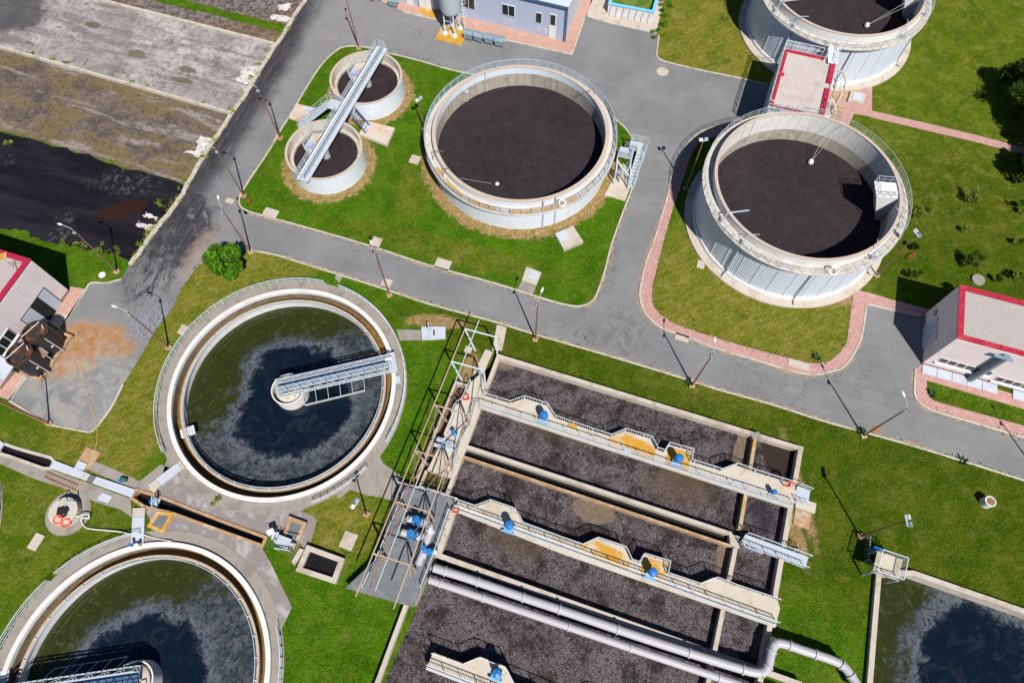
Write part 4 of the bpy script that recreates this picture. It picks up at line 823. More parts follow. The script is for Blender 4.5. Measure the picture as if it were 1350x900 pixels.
P = UL([(382, 683), (401, 690), (388, 721), (374, 712)], .5); MB().ribbon(P, .4, 0, .5, True).build('pit_wall', M['orange'], t)
MB().prism(P, 0, .42).build('grate', M['steeld'], t); MB().bar((P[1].lerp(P[2], .45))+Z*.02, (P[0].lerp(P[3], .6))+Z*.02, .06).build('grate_joint', M['dark'], t)
t = thing('grated_pit', 'low pale concrete pit with a dark well below the rough grass patch', 'pit', U(425, 735))
P = UL([(406, 722), (450, 738), (440, 765), (394, 750)], .6); MB().ribbon(P, .5, 0, .6, True).build('pit_wall', M['conc'], t); MB().prism(P, 0, .2).build('pit_floor', M['darkw'], t)
slab([(395, 722), (401, 724), (388, 745), (384, 740)], .03, .3, 'pale slab between the machinery and the concrete pits', 'conc')
# sluice gate on the channel
def machine(px, py, label, n, sc, seed, cat='machinery', name='screening_machine'):
    rnd = random.Random(seed); c = U(px, py, .3); t = thing(name, label, cat, Vector((c.x, c.y, 0)))
    c = Vector((c.x, c.y, 0)); b = MB(); b.box(c+Z*.5, (1.1*sc, .8*sc, 1.0), radians(-20)); b.build('housing', M['steel'], t)
    b = MB()
    for k in range(n):
        w = (k-n/2)*.28*sc; p = c+Vector((cos(radians(-20))*w, sin(radians(-20))*w, .3)); b.bar(p+Vector((.2, .9*sc, 0)), p+Vector((.1, -.8*sc, .9)), .07)
    b.build('screen_bars', M['steeld'], t)
    b = MB(); b.tube(c+Vector((-.8*sc, .2, .7)), c+Vector((1.0*sc, -.3, .9)), .16, n=10); b.build('motor', M['raild'], t)
    b = MB(); b.bar(c+Vector((-.6, -.7, 0)), c+Vector((-.6, -.7, 1.6)), .08).bar(c+Vector((.7, -.9, 0)), c+Vector((.7, -.9, 1.6)), .08).bar(c+Vector((-.6, -.7, 1.6)), c+Vector((.7, -.9, 1.6)), .07); b.build('frame', M['rail'], t)
    return t
machine(376, 715, 'tangle of steel screening machinery at the lower end of the rust channel', 9, 1.25, 3)
t = thing('sluice_gate', 'small steel sluice gate with handwheel across the upper end of the rust channel', 'sluice gate', U(205, 660))
c = U(205, 662, .15); b = MB(); b.prism([U(198, 663, .2), U(204, 654, .2), U(212, 657, .2), U(207, 667, .2)], .1, .22).build('gate_deck', M['steel'], t)
b = MB(); b.bar(c+Vector((.3, .3, 0)), c+Vector((.3, .3, 1.5)), .09).bar(c+Vector((.5, -.7, 0)), c+Vector((.5, -.7, 1.5)), .09).bar(c+Vector((.3, .3, 1.5)), c+Vector((.5, -.7, 1.5)), .1); b.build('gate_frame', M['steel'], t)
MB().lathe(c+Vector((.4, -.2, 0)), [(.22, 1.6), (.30, 1.6), (.30, 1.66), (.22, 1.66)], 14, True).build('handwheel', M['blue'], t)
t = thing('control_cabinet', 'white and steel cabinet on a stand north of the screening machinery', 'cabinet', U(362, 703))
c = U(362, 703, .0); MB().box(c+Z*1.0, (.7, .45, .8), .5).build('cabinet', M['white'], t); MB().bar(c, c+Z*.7, .1).build('stand', M['steel'], t); MB().box(c+Vector((.25, -.3, .35)), (.8, .6, .5), .2).build('base_unit', M['steel'], t)
t = thing('valve_box', 'small white and blue valve head on the slab by the bottom clarifier', 'valve', U(181, 718))
c = U(181, 719, .35); MB().box(c+Z*.2, (.9, .35, .35), .2).build('valve_body', M['white'], t); MB().tube(c+Vector((-.3, 0, .3)), c+Vector((-.3, 0, .9)), .16, n=12).build('motor', M['blue'], t); MB().tube(c+Vector((.35, 0, .3)), c+Vector((.35, 0, .8)), .14, n=12).build('handle', M['white'], t)
t = thing('gate_valve', 'green and blue gate valve on the walk above the pale channel covers', 'valve', U(161, 634))
c = U(161, 634, .05); MB().tube(c, c+Z*.6, .16, n=10).build('stem', M['blue'], t); MB().box(c+Vector((.3, .1, .25)), (.6, .3, .4), -.2).build('valve_body', simple('green_valve', (.03, .14, .07), .5), t)
# ladder rack lying on the walk
b = MB(); p = U(62, 622, .1); q = U(104, 640, .1); d_ = (q-p).normalized(); n_ = Vector((-d_.y, d_.x, 0))
b.bar(p, q, .09).bar(p+n_*-.55, q+n_*-.55, .09)
for k in range(11): r = p.lerp(q, (k+.5)/11); b.bar(r, r-n_*.55, .06)
tag(b.build('old_ladder', M['rust'], origin=p), 'rusty ladder lying flat on the walk beside the channel', 'ladder')
# well with lifebuoys and hoses
WC = U(90, 676, 0); t = thing('pump_well', 'raised round pump well with a dark opening and frames on a brown pad', 'well', WC)
MB().lathe(WC, [(0, .03), (2.3, .03), (2.3, -.1)], 30).build('pad', M['walk'], t)
b = MB(); b.lathe(WC, [(1.15, 0), (1.45, 0), (1.45, .9), (.65, .9), (.65, .3), (0, .3)], 24); b.build('well_ring', M['cream'], t)
MB().box(WC+Vector((-.05, .1, .92)), (1.1, .75, .06), .1).build('opening', M['dark'], t)
b = MB(); b.bar(WC+Vector((-1.1, -.4, .9)), WC+Vector((-.7, 1.1, .9)), .08).bar(WC+Vector((-.7, 1.1, .9)), WC+Vector((.8, 1.1, .9)), .08).bar(WC+Vector((.8, 1.1, .9)), WC+Vector((1.0, -.3, .9)), .08)
for k in range(4): b.bar(WC+Vector((-.6+.35*k, .5, .95)), WC+Vector((-.5+.35*k, 1.2, .95)), .06)
b.bar(WC+Vector((-.6, 1.0, .9)), WC+Vector((-.1, 1.0, 2.0)), .07).bar(WC+Vector((.4, 1.0, .9)), WC+Vector((-.1, 1.0, 2.0)), .07).bar(WC+Vector((.9, 1.0, .9)), WC+Vector((.9, 1.0, 1.9)), .1); b.build('hoist_frame', M['steel'], t)
lifebuoy(U(76.5, 684.5, .9), M['buoyr'], 'pink-red lifebuoy, left one of two at the pump well', True, .42); lifebuoy(U(87, 689, .9), M['buoyr'], 'pink-red lifebuoy, right one of two at the pump well', True, .42)
b = MB(); b.path(catmull([U(100, 681, .9), U(108, 679, .8), U(116, 678, .5), U(117, 683, .4), U(110, 682, .4), U(107, 686, .3), U(112, 694, .15), U(122, 697, .15), U(155, 700, .3), U(172, 704, .35)], 5), .075, 6)
tag(b.build('hose', M['rope'], origin=WC), 'white hose looping from the pump well towards the slab bridge', 'hose')
b = MB(); b.path(catmull([U(188, 704, .3), U(205, 709, .15), U(226, 713, .3)], 5), .06, 6); tag(b.build('hose', M['rope'], origin=U(205, 709)), 'white pipe crossing the apron above the bottom clarifier', 'hose')
b = MB(); b.path(catmull([U(94.5, 444, .05), U(99, 458, .05), U(105, 478, .05), U(111, 500, .05), U(118, 528, .05), U(125, 550, .05), U(128, 580, .05), U(120, 606, .05), U(112, 625, .3), U(98, 652, .05)], 4), .035, 5)
tag(b.build('hose', simple('yellow_hose', (.55, .36, .10), .6), origin=U(105, 478)), 'thin yellow hose running down over the stained yard', 'hose')

# ================================================================== AERATION BASIN
t = thing('aeration_basin', 'big rectangular aeration basin full of frothing brown sludge', 'basin', Vector((NW.x, NW.y, 0)))
def wall(P, w, off, mat, z1=ZW, z0=-2, name='basin_wall'): return MB().ribbon(P, w, z0, z1, False, off).build(name, mat, t)
wall([NW, NE], .46, -.23, M['conc']); wall([NE, SE], .48, -.24, M['conc'], ZW-.004); wall([NW, SW], .42, .21, M['conc'], ZW-.003)
n0 = U(613, 587.5, ZW); n1 = U(965, 703.5, ZW); s0 = U(606, 599.5, ZW); s1 = U(967, 720, ZW); md = (n1-n0).normalized()
wall([n0, n1], .38, 0, M['conc'], ZW-.006, name='partition_wall'); wall([s0, s1], .2, 0, M['orange'], ZW-.009, name='partition_wall')
MB().prism([n0, n1, s1, s0], -1.9, ZB+.02).build('channel_dark_sheet', M['dark'], t)  # black sheet near liquor level, its colour standing in for the shaded depth
MB().prism([n1-md*.3, n1+md*.8, s1+md*.6, s1-md*.3], -1.9, ZW-.02).build('junction_wall', M['conc'], t)
c_a = U(996.4, 576, ZW); c_b = U(975.6, 697, ZW); wall([c_a, c_b], .36, 0, M['ystain'], ZW-.012, name='cross_wall')
c_c = U(970, 722, ZW); wall([c_c, c_c+ed*16], .42, 0, M['conc'], ZW-.012, name='cross_wall')
MB().prism([c_a+Vector((-.35, -.2, 0)), c_a+Vector((.55, -.2, 0)), c_a+Vector((.5, .55, 0)), c_a+Vector((-.6, .55, 0))], .2, ZW+.02).build('wall_corner', M['walk'], t)
r0 = U(576, 731, ZW); r1 = r0+md*36; wall([r0, r1], .5, 0, M['conc'], ZW-.015, name='partition_wall')
r2 = r0+(r0-n0)*.26; 
MB().sheet([NW+Vector((.1, -.2, 0)), NE+Vector((-.2, -.2, 0)), SE, Vector((SW.x, SE.y, 0)), SW], ZB).build('liquor', MAE, t)
# concrete walkways over the basin
P1 = [(638.6, 520.7), (673, 531.3), (691.7, 524.7), (714.7, 532), (722, 534.7), (732, 550.4), (756, 558.7), (780.7, 567.3), (805.3, 575), (823.7, 567.3), (848, 574.7), (858, 578), (865.3, 592), (875, 595.3), (880.7, 585.3), (912, 594), (909.5, 607), (914, 608.7), (940, 616.7), (949.3, 619.7), (969, 612.3), (993.3, 621), (1046, 637.4)]
S1 = [(1049.6, 647.8), (1044, 670), (780, 585.3), (631.3, 537.3)]
Nn = UL(P1, ZD); Ss = UL(S1, ZD)
def walkway(off, label, yellow=True, first=None, cut=None):
    off = Vector((off.x, off.y, 0)); n = [p+off for p in Nn]; s = [p+off for p in Ss]
    if first: n[0] = first[0]; s[-1] = first[1]
    c = sum(n, Vector((0,0,0)))/len(n); t = thing('basin_walkway', label, 'walkway', Vector((c.x, c.y, 0)), 'concrete walkways with bulges over the basin')
    MB().prism(n+s, ZD-.35, ZD).build('deck', M['cream'], t)
    sd_ = (s[2]-s[1]).normalized(); nv = Vector((sd_.y, -sd_.x, 0)); nv = nv if nv.y < 0 else -nv
    MB().ribbon([s[-1]-nv*.7, s[1]-nv*.7], .5, -1.8, ZD-.36).build('support_wall', M['conc'], t)
    inn = [p+nv*.1 for p in n]
    railing(MB(), inn, 1.1, 1.6, .24, .06, (), False, .03).build('north_railing', M['rail'], t)
    railing(MB(), [s[-1]-nv*.42, s[1]-nv*.42], 1.1, 1.6, .24, .06, (.55,), False, .03).build('south_railing', M['rail'], t)
    MB().bar(s[-1]-nv*.18+Z*.12, s[1]-nv*.18+Z*.12, .16, .16).build('air_pipe', M['steel'], t)
    if yellow:
        q = [n[8], n[9], n[11], n[12]]
        y1 = [n[8].lerp(s[2], .12), n[9]+nv*.35, n[10]+nv*.5, n[11]+nv*.6, n[12]+nv*.3, n[12]+nv*1.15, n[8]+nv*1.05]
        MB().sheet([Vector((p.x, p.y, ZD+.008)) for p in y1]).build('yellow_floor_paint', M['yel'], t)
        y2 = [n[14]+nv*.25+sd_*-.15, n[15]+nv*.25, n[16]+nv*1.2, n[13]+nv*1.25+sd_*-.35]
        MB().sheet([Vector((p.x, p.y, ZD+.008)) for p in y2]).build('yellow_floor_paint', M['yel'], t)
    return t, n, s, nv, sd_
_, n1_, s1_, nv, sdv = walkway(Vector((0, 0, 0)), 'upper concrete walkway across the basin with yellow-painted platforms')
off2 = U(627.4, 667.3, ZD)-U(673, 531.3, ZD); off3 = U(610.7, 874, ZD)-U(673, 531.3, ZD)
walkway(off2, 'second concrete walkway across the basin, starting at the steel valve deck', True, (U(601, 658.5, ZD), U(598, 673, ZD)))
walkway(off3, 'lowest concrete walkway across the basin near the bottom edge', True)
for pts, lb in (([(822, 590), (833, 593), (832, 597.5), (821, 594.5)], 'pale lid lying on the yellow bulge of the upper walkway'), ([(968, 631.5), (984, 636), (983, 640), (967, 635.5)], 'grey hatch lid on the right part of the upper walkway'), ([(750, 556), (762, 560), (760, 566), (748, 562)], 'small yellow painted plate on the upper walkway')):
    slab(pts, ZD+.01, ZD+.09, lb, 'yel' if 'yellow painted' in lb else 'slab', 'lid', 'lid')
# mixer motors
def mixer():
    t = thing('mixer_motor', '', 'mixer motor', (0, 0, 0), 'blue mixer motors on the walkways')
    MB().box((0, 0, .18), (.9, .7, .36), 0).box((0, -.45, .25), (1.3, .16, .3)).build('base_frame', simple('light_blue_frame', (.16, .38, .62), .5, .1), t)
    MB().tube((0, .1, .36), (0, .1, .8), .26, .30, n=16).build('gearbox', M['blue'], t, smooth=True)
    MB().lathe((0, .1, 0), [(.34, .8), (.42, .95), (.42, 1.6), (.36, 1.72), (0, 1.80)], 20).build('motor', M['blue'], t, smooth=True)
    MB().box((.38, .1, 1.2), (.18, .3, .3)).build('terminal_box', M['blue'], t)
    return t
mx0 = mixer(); first = True
for px, py, z, lb, s_ in [(716, 553, ZD, 'blue mixer motor on the first bulge of the upper walkway', 1), (891, 609, ZD, 'blue mixer motor on the square yellow platform of the upper walkway', 1), (1017, 651, ZD, 'small blue mixer motor near the stair end of the upper walkway', .62),
                       (671, 696, ZD, 'blue mixer motor on the first bulge of the second walkway', 1), (857, 757, ZD, 'blue mixer motor on the square platform of the second walkway', 1), (655, 888, ZD, 'blue mixer motor on the lowest walkway', 1)]:
    p = U(px, py, z)
    if first: mx0.location = p; mx0.rotation_euler.z = radians(-19); mx0['label'] = lb; first = False
    else: dup(mx0, p, radians(-19), lb, scale=s_)
mc = U(599, 572, ZD); o = dup(mx0, mc, radians(60), 'small dark-blue motor on the pale deck under the gantry', scale=.55)
# end stair of the upper walkway
t = thing('end_stair', 'short steel stair from the upper walkway down to the lawn', 'stairs', U(1060, 655))
a0_ = U(1050, 650, ZD); b0_ = U(1066, 656, .1); b = MB(); stair(b, b0_, a0_, 1.5, 5, Vector((-sdv.y, sdv.x, 0))); b.build('stair_flight', M['steel'], t)
b = MB(); sv = Vector((-sdv.y, sdv.x, 0))*.8
for sg in (-1, 1): railing(MB(), [a0_+sv*sg, b0_+sv*sg], 1.05, .9, 0, .05, (.5,)).build('stair_railing', M['rail'], t)
MB().box(U(1062, 666, .1), (2.0, 1.1, .2), radians(-19)).build('foot_slab', M['cream'], t)
lifebuoy(U(1041, 638, ZD+.6), M['buoyr'], 'red lifebuoy at the stair end of the upper walkway', False, .45); lifebuoy(U(613.5, 524, ZD+.6), M['buoyr'], 'red lifebuoy on the left railing of the pale deck', False, .42); lifebuoy(U(600.5, 673, ZD+.45), M['buoyr'], 'dark red lifebuoy at the valve-deck end of the second walkway', False, .36)
# steel footbridge at the right
t = thing('steel_footbridge', 'wide grey steel footbridge from the basin junction to the right lawn', 'footbridge', U(1020, 725))
q = [U(983, 704, ZD), U(1066, 734, ZD), U(1061, 749, ZD), U(975, 716, ZD)]; MB().prism(q, ZD-.12, ZD).build('deck', M['steel'], t)
railing(MB(), [q[0], q[1]], 1.1, 1.4, .3, .06, ()).build('railing', M['rail'], t); railing(MB(), [q[3], q[2]], 1.1, 1.4, .3, .06, ()).build('railing', M['rail'], t)
railing(MB(), [U(975, 716, ZD), U(978, 722, ZD), U(1000, 731, ZD)], 1.1, 1, .3, .06, ()).build('gate_railing', M['rail'], t)
slab([(1048, 722), (1056, 724), (1050, 735), (1042, 732)], .02, .4, 'pale block under the lawn end of the steel footbridge', 'conc')

# west deck, trough, algae pit
t = thing('inlet_deck', 'pale concrete inlet deck under the gantry left of the basin', 'deck', U(600, 560))
wdk = [(620.7, 503.4), (633, 493), (636, 497), (635.6, 517), (631, 538), (613, 588), (594, 640), (566, 631), (581, 601), (575, 597), (600.5, 534), (609, 529)]
P = UL([(620.7, 503.4), (633, 493), (639, 497), (638.5, 519), (631, 540), (612, 589), (606, 600), (598, 618), (569, 608), (574, 597), (600.5, 534), (609, 529)], ZD)
MB().prism(P, -1.2, ZD).build('deck', M['cream'], t)
railing(MB(), [U(620.7, 504, ZD), U(609.5, 529, ZD), U(601, 534.5, ZD), U(596, 546, ZD)], 1.1, 1.2, .3, .05, ()).build('railing', M['rail'], t)
railing(MB(), [U(632, 494, ZD), U(637.5, 500, ZD), U(636.5, 516, ZD), U(639, 520, ZD)], 1.1, 1.2, .3, .05, ()).build('railing', M['rail'], t)
railing(MB(), [U(631, 534, ZD), U(626, 533, ZD), U(622, 545, ZD), U(612, 576, ZD), U(604, 598, ZD), U(598, 616, ZD)], 1.1, 1.4, 0, .05, (.4, .75)).build('railing', M['raild'], t)
MB().box(U(588, 586, ZD+.06), (2.4, 1.1, .1), radians(-19)).build('steel_grating', M['steel'], t)
railing(MB(), [U(578, 583, ZD), U(602, 590.5, ZD), U(600, 597, ZD), U(577, 589.5, ZD)], 1.1, 1, .25, .05, ()).build('cross_railing', M['rail'], t)
b = MB(); b.tube(U(586, 578, ZD+.1), U(586, 578, ZD+.9), .12, n=8).bar(U(590, 573, ZD+.1), U(602, 540, ZD+.1), .1).tube(U(583, 584, ZD+.3), U(605, 590, ZD+.3), .12, n=8); b.build('pipework', M['steel'], t)
t = thing('sludge_trough', 'narrow open sludge trough with tan walls under the gantry', 'trough', U(580, 570))
Lw = UL([(601, 503.5), (549, 630)], .9); Rw = UL([(616, 508), (566, 630)], .9)
MB().ribbon(Lw, .32, -1.5, .9).build('trough_wall', M['orange'], t); MB().ribbon([Lw[0], Rw[0]], .3, -1.5, .895).build('end_wall', M['conc'], t)
MB().sheet([Lw[0], Rw[0], Rw[1], Lw[1]], -.2).build('sludge', M['brownw'], t)
t = thing('algae_pit', 'green-brown water pit between the inlet deck and the valve deck', 'pit', U(577, 622))
MB().prism(UL([(569, 608), (598, 618), (594, 629), (563, 619)], ZD-.01), -1.2, ZD-.01).build('pit_ledge', M['cream'], t)
Q = UL([(562, 620), (593, 631), (586, 651), (553, 641)], .9); MB().sheet(Q, .15).build('water', M['algae'], t); MB().ribbon([Q[3], Q[2]], .25, -1, .9).build('pit_wall', M['conc'], t)
MB().ribbon([Q[0], Q[3]], .25, -1, .895).build('pit_wall', M['conc'], t)
# steel valve deck
t = thing('valve_deck', 'dark grey steel deck carrying blue valves and grey pipes', 'deck', U(550, 690))
VD = [(527, 637), (604, 659), (571, 738), (545, 800), (455, 775), (497, 735)]
P = UL(VD, ZD); MB().prism(P, ZD-.3, ZD).build('deck_plates', M['steeld'], t)
MB().prism([p+Vector((.2, .1, 0)) for p in P], -1.6, ZD-.32).build('deck_support', M['walk'], t)
b = MB()
for k in range(1, 6): p = U(527, 637, ZD).lerp(U(497, 735, ZD), k/6); q = U(604, 659, ZD).lerp(U(571, 738, ZD), k/6); b.bar(p+Z*.03, q+Z*.03, .12, .05)
for k in (.22, .55, .8): p = U(527, 637, ZD).lerp(U(604, 659, ZD), k); q = U(490, 760, ZD).lerp(U(560, 780, ZD), k); b.bar(p+Z*.035, q+Z*.035, .16, .07)
b.build('deck_beam', M['dgrey'], t)
railing(MB(), UL([(526, 638), (551, 644), (604, 659.5)], ZD), 1.1, 1.3, .22, .06, ()).build('railing', M['rail'], t)
railing(MB(), UL([(536, 647), (500, 733), (480, 775)], ZD), 1.1, 1.3, .22, .06, ()).build('railing', M['rail'], t)
railing(MB(), UL([(593, 672.5), (572, 733), (556, 775)], ZD), 1.1, 1.3, .22, .06, ()).build('railing', M['rail'], t)
MB().prism(UL([(594, 672), (601, 674), (580, 735), (573, 733)], ZD+.02), -1, ZD+.02).build('edge_beam', M['conc'], t)
def valve(px, py, label, loc2, s_=1):
    p = U(px, py, ZD+.75); q = U(*loc2, ZD+.75); d_ = (q-p).normalized(); t = thing('pipe_valve', label, 'valve', U(px, py, ZD), 'blue valves on the steel valve deck')
    MB().tube(p, q, .36*s_, n=18).build('pipe_stub', M['grey'], t, smooth=True)
    m_ = q; v = MB().tube(m_, m_+d_*.9*s_, .42*s_, n=18).tube(m_, m_+d_*.12, .55*s_, n=18).tube(m_+d_*.8*s_, m_+d_*.92*s_, .55*s_, n=18); v.build('valve_body', M['blue'], t, smooth=True)
    MB().tube(m_+d_*.45*s_+Z*.2, m_+d_*.45*s_+Z*1.1*s_, .16, n=12).tube(m_+d_*.45*s_+Z*.9*s_, m_+d_*.45*s_+Z*1.25*s_, .34*s_, n=14).build('actuator', M['blue'], t, smooth=True)
    MB().tube(m_+d_*.95*s_, m_+d_*1.5*s_, .38*s_, n=16).build('flange', M['steel'], t, smooth=True)
valve(537, 683, 'upper blue valve on the steel valve deck', (545, 685)); valve(530, 701, 'lower blue valve on the steel valve deck', (538, 703)); valve(562, 710, 'blue-topped valve on the lower end of the bent grey pipe', (560.5, 719), .8)
t = thing('bent_pipe', 'thick grey pipe with an elbow on the steel valve deck', 'pipe', U(565, 700))
zp = ZD+.8; MB().path(catmull([U(556, 687.5, zp), U(562, 689, zp), U(566.5, 693, zp), U(567, 700, zp), U(564.5, 707, zp), U(560, 720, zp), U(556, 731, zp), U(551, 745, zp)], 5), .36, 16).build('pipe', M['grey'], t, smooth=True)
MB().tube(U(564, 708, zp), U(554, 706, zp), .32, n=14).build('branch', M['grey'], t, smooth=True); MB().tube(U(566, 697, zp), U(569, 704, zp), .42, n=14).build('flange', M['rail'], t, smooth=True)
valve(560, 727, 'lowest small blue valve on the steel valve deck', (563, 727), .7)

# ================================================================== GANTRY
HG = 5.2; tops = [((613, 433.4), (654.2, 444.3)), ((595, 476.2), (637.9, 487.9)), ((573.3, 533.7), (615.3, 545.5)), ((546.9, 593.8), (591.2, 607)), ((520.6, 660.5), (566.7, 675.5)), ((492.2, 729), (541, 745))]
t = thing('pipe_gantry', 'tall rusty portal-frame gantry over the inlet deck and lawn', 'gantry', U(590, 580)); TT = []
ga = U(*tops[0][0], HG); gb = U(*tops[5][0], HG); gd = (gb-ga).normalized(); off = U(*tops[0][1], HG)-ga
for i, (l, r) in enumerate(tops):
    a = U(*l, HG); c = U(*r, HG); TT.append((a, c)); m_ = M['rail'] if i < 2 else M['rustp']
    b = MB(); b.bar(a, c, .11, .14); zb = 0 if i < 2 else (ZD if i > 3 else .9)
    lx = (c-a).normalized(); b.bar(a, Vector((a.x, a.y, 0))+lx*.9 if i < 2 else Vector((a.x, a.y, .3))+lx*.9, .16)
    b.bar(c, Vector((c.x, c.y, zb)), .16); 
    if i > 1: b.bar(c-lx*.1, Vector((c.x, c.y, zb))+gd*.8-lx*.2, .08)
    b.build('portal_frame', m_, t)
MB().bar(TT[0][0], gb+gd*4, .10, .13).build('long_beam', M['rustp'], t)
MB().bar(TT[3][1], TT[5][1]+gd*4, .10, .13).build('long_beam', M['rustp'], t)
mid = [a.lerp(c, .30) for a, c in TT]; e0 = U(631.6, 421.8, HG)
MB().tube(e0, TT[1][0].lerp(TT[1][1], .33), .07, n=8).tube(TT[1][0].lerp(TT[1][1], .33), TT[5][0].lerp(TT[5][1], .40)+gd*3, .06, n=8).build('cable_pipe', M['raild'], t)
MB().tube(TT[2][0].lerp(TT[2][1], .1)+Z*-.5, TT[5][0].lerp(TT[5][1], .22)+Z*-.5+gd*3, .07, n=8).build('hot_pipe', M['rust'], t)
b = MB()
for i in (2, 3, 4):
    a, c = TT[i]; a2, c2 = TT[i+1]; b.bar(a+(c-a)*.02, a2.lerp(c2, .5), .05); b.bar(c, a2.lerp(c2, .5), .05)
    b.bar(Vector((c.x, c.y, 2.2)), c2, .08); b.bar(Vector((c2.x, c2.y, 1.4)), c, .08)
b.bar(TT[1][1], Vector((TT[2][1].x, TT[2][1].y, 1.5)), .08); b.build('brace', M['dgrey'], t)

# ================================================================== below the banner: pipes, pond, steps
def bigpipe(pts, r, label, z=1.6):
    P = catmull([U(x, y, z) for x, y in pts], 6); c = P[len(P)//2]; t = thing('air_main', label, 'pipe', Vector((c.x, c.y, 0)), 'thick white air mains over the basin')
    MB().path(P, r, 14).build('pipe', M['grey'], t, smooth=True)
    d_ = 0
    for i in range(2, len(P)-2, 5): q_ = (P[i+1]-P[i]).normalized()*.06; MB().tube(P[i]-q_, P[i]+q_, r*1.22, n=16).build('flange', M['raild'], t)
    for i in range(4, len(P)-2, 6): MB().bar(P[i]-Z*r, Vector((P[i].x, P[i].y, -.2)), .14).build('support', M['steel'], t)
bigpipe([(572, 748), (620, 763), (690, 787), (750, 807), (850, 841), (960, 876), (1000, 886), (1012, 878), (1018, 855), (1027, 847), (1060, 857), (1105, 873), (1122, 890), (1135, 912)], .42, 'upper thick air main running across the lower basin and bending up')
bigpipe([(566, 764), (620, 782), (750, 826), (850, 860), (990, 907), (1040, 925)], .36, 'lower thick air main running across the lower basin')
t = thing('settling_pond', 'square concrete pond at the lower right corner with green scum', 'pond', U(1250, 850))
P = UL([(1159, 755), (1205, 755), (1367, 811), (1500, 858), (1490, 1010), (1138, 1010)], .5); MB().ribbon(P, .5, -2, .5, True).build('pond_wall', M['conc'], t)
MB().sheet(P, -1.3).build('water', clar_mat('pond_water', U(1300, 880), (0, 0)), t)
t = thing('steel_platform', 'raised steel platform with railings at the corner of the lower right pond', 'platform', U(1170, 745))
q = [U(1157, 726, 2.2), U(1190, 737, 2.2), U(1184, 765, 2.2), U(1150, 754, 2.2)]
MB().prism(q, 2.1, 2.2).build('deck', M['cream'], t); railing(MB(), q, 1.1, 1.1, .25, .06, (), True).build('railing', M['rail'], t)
for p in q: MB().bar(p-Z*.05, Vector((p.x, p.y, 0)), .14).build('leg', M['steel'], t)
MB().box(U(1158, 728, 1.0)+Vector((0, .1, 0)), (1.2, .6, 1.0), radians(-19)).build('cabinet', M['blue'], t)
railing(MB(), UL([(1141, 709), (1139, 740), (1160, 757)], .05), 1.1, 1.2, .3, .05, ()).build('gate_railing', M['raild'], t)

# ================================================================== BUILDINGS
def wrect(b, A, B, s0, s1, z0, z1, out0, out1):
    """box on the wall A->B: s along, z up, out0..out1 beyond the wall face (outside = right of A->B)"""
    u = Vector((B.x-A.x, B.y-A.y, 0)).normalized(); n = Vector((u.y, -u.x, 0)); A = Vector((A.x, A.y, 0))
    vs = [A+u*s_+n*o+Vector((0, 0, z)) for s_ in (s0, s1) for o in (out0, out1) for z in (z0, z1)]
    return b.add(vs, [(0,1,3,2),(4,6,7,5),(0,4,5,1),(2,3,7,6),(0,2,6,4),(1,5,7,3)])
def wpx(A, B, pts): return [wallpt(x, y, A, B) for x, y in pts]
def redroof(t, P, h, mat_wall, pw=.55, gravel=True, cop=None):
    MB().prism(P, 0, h-.35).build('wall', mat_wall, t)
    MB().ribbon(P, .3, h-.36, h-.03, True, .17 if area(P) > 0 else -.17).build('parapet', mat_wall, t)
    MB().prism([p for p in P], h-.6, h-.34).build('roof_deck', M['floor2'], t) if not gravel else MB().prism(inset(P, .2), h-.6, h-.30).build('roof_gravel', MRG, t)
    rc = MB().ribbon(inset(P, pw/2-.06), pw, h-.06, h+.03, True).build('red_coping', cop or M['red'], t)
    b = MB(); I_ = inset(P, pw/2-.06)
    for i in range(len(P)):
        a_, e_ = I_[i-1], I_[i]; L_ = (e_-a_).length; d_ = (e_-a_).normalized(); n_ = Vector((-d_.y, d_.x, 0))
        for k in range(1, int(L_/2.0)): q = a_+d_*k*2.0+Z*(h+.035); b.bar(q-n_*pw*.5, q+n_*pw*.5, .05, .02)
    b.build('coping_joint', M['darkred'], rc)
def area(P): return sum(P[i].x*P[(i+1) % len(P)].y-P[(i+1) % len(P)].x*P[i].y for i in range(len(P)))
def inset(P, d):
    n = len(P); sg = 1 if area(P) > 0 else -1; out = []
    for i in range(n):
        a, p, c = P[i-1], P[i], P[(i+1) % n]; d1 = (p-a).normalized(); d2 = (c-p).normalized()
        n1 = Vector((-d1.y, d1.x, 0))*sg; n2 = Vector((-d2.y, d2.x, 0))*sg; m_ = (n1+n2).normalized(); out.append(p+m_*(d/max(.3, m_.dot(n1))))
    return out
def xy(v): return Vector((v.x, v.y, 0))
# --- left building
HB = 7.2; L0 = xy(U(40, 342, HB)); Ls = xy(U(0, 396, HB)); ld = (Ls-L0).normalized(); lw = Vector((ld.y, -ld.x, 0)); lw = -lw if lw.x > 0 else lw
Lend = xy(U(3, 513, 0)); Llen = (Lend-L0).dot(ld)
P = [L0, L0+ld*Llen, L0+ld*Llen+lw*15, L0+lw*15]
t = thing('pump_building', 'pale building with a dark red roof edge at the left edge behind two black tanks', 'building', L0)
redroof(t, P, HB, M['bpink'], .62, cop=simple('dark_red_coping', (.36, .015, .05), .45, .08))
A, B = L0+ld*Llen, L0   # outside to the right (east)
if Vector(((B-A).y, -(B-A).x, 0)).dot(lw) > 0: A, B = B, A
wrect(MB(), A, B, 0, Llen, 0, .45, 0, .03).build('plinth', M['brown'], t)
def band(px): q = wpx(A, B, px); return min(a for a, z in q), max(a for a, z in q), max(0, min(z for a, z in q)), max(z for a, z in q)
d0 = band([(83.3, 400), (59.3, 381.3)]); d1 = band([(76, 410), (50, 392)]); d2 = band([(65, 424), (34, 412)]); zt = 3.4
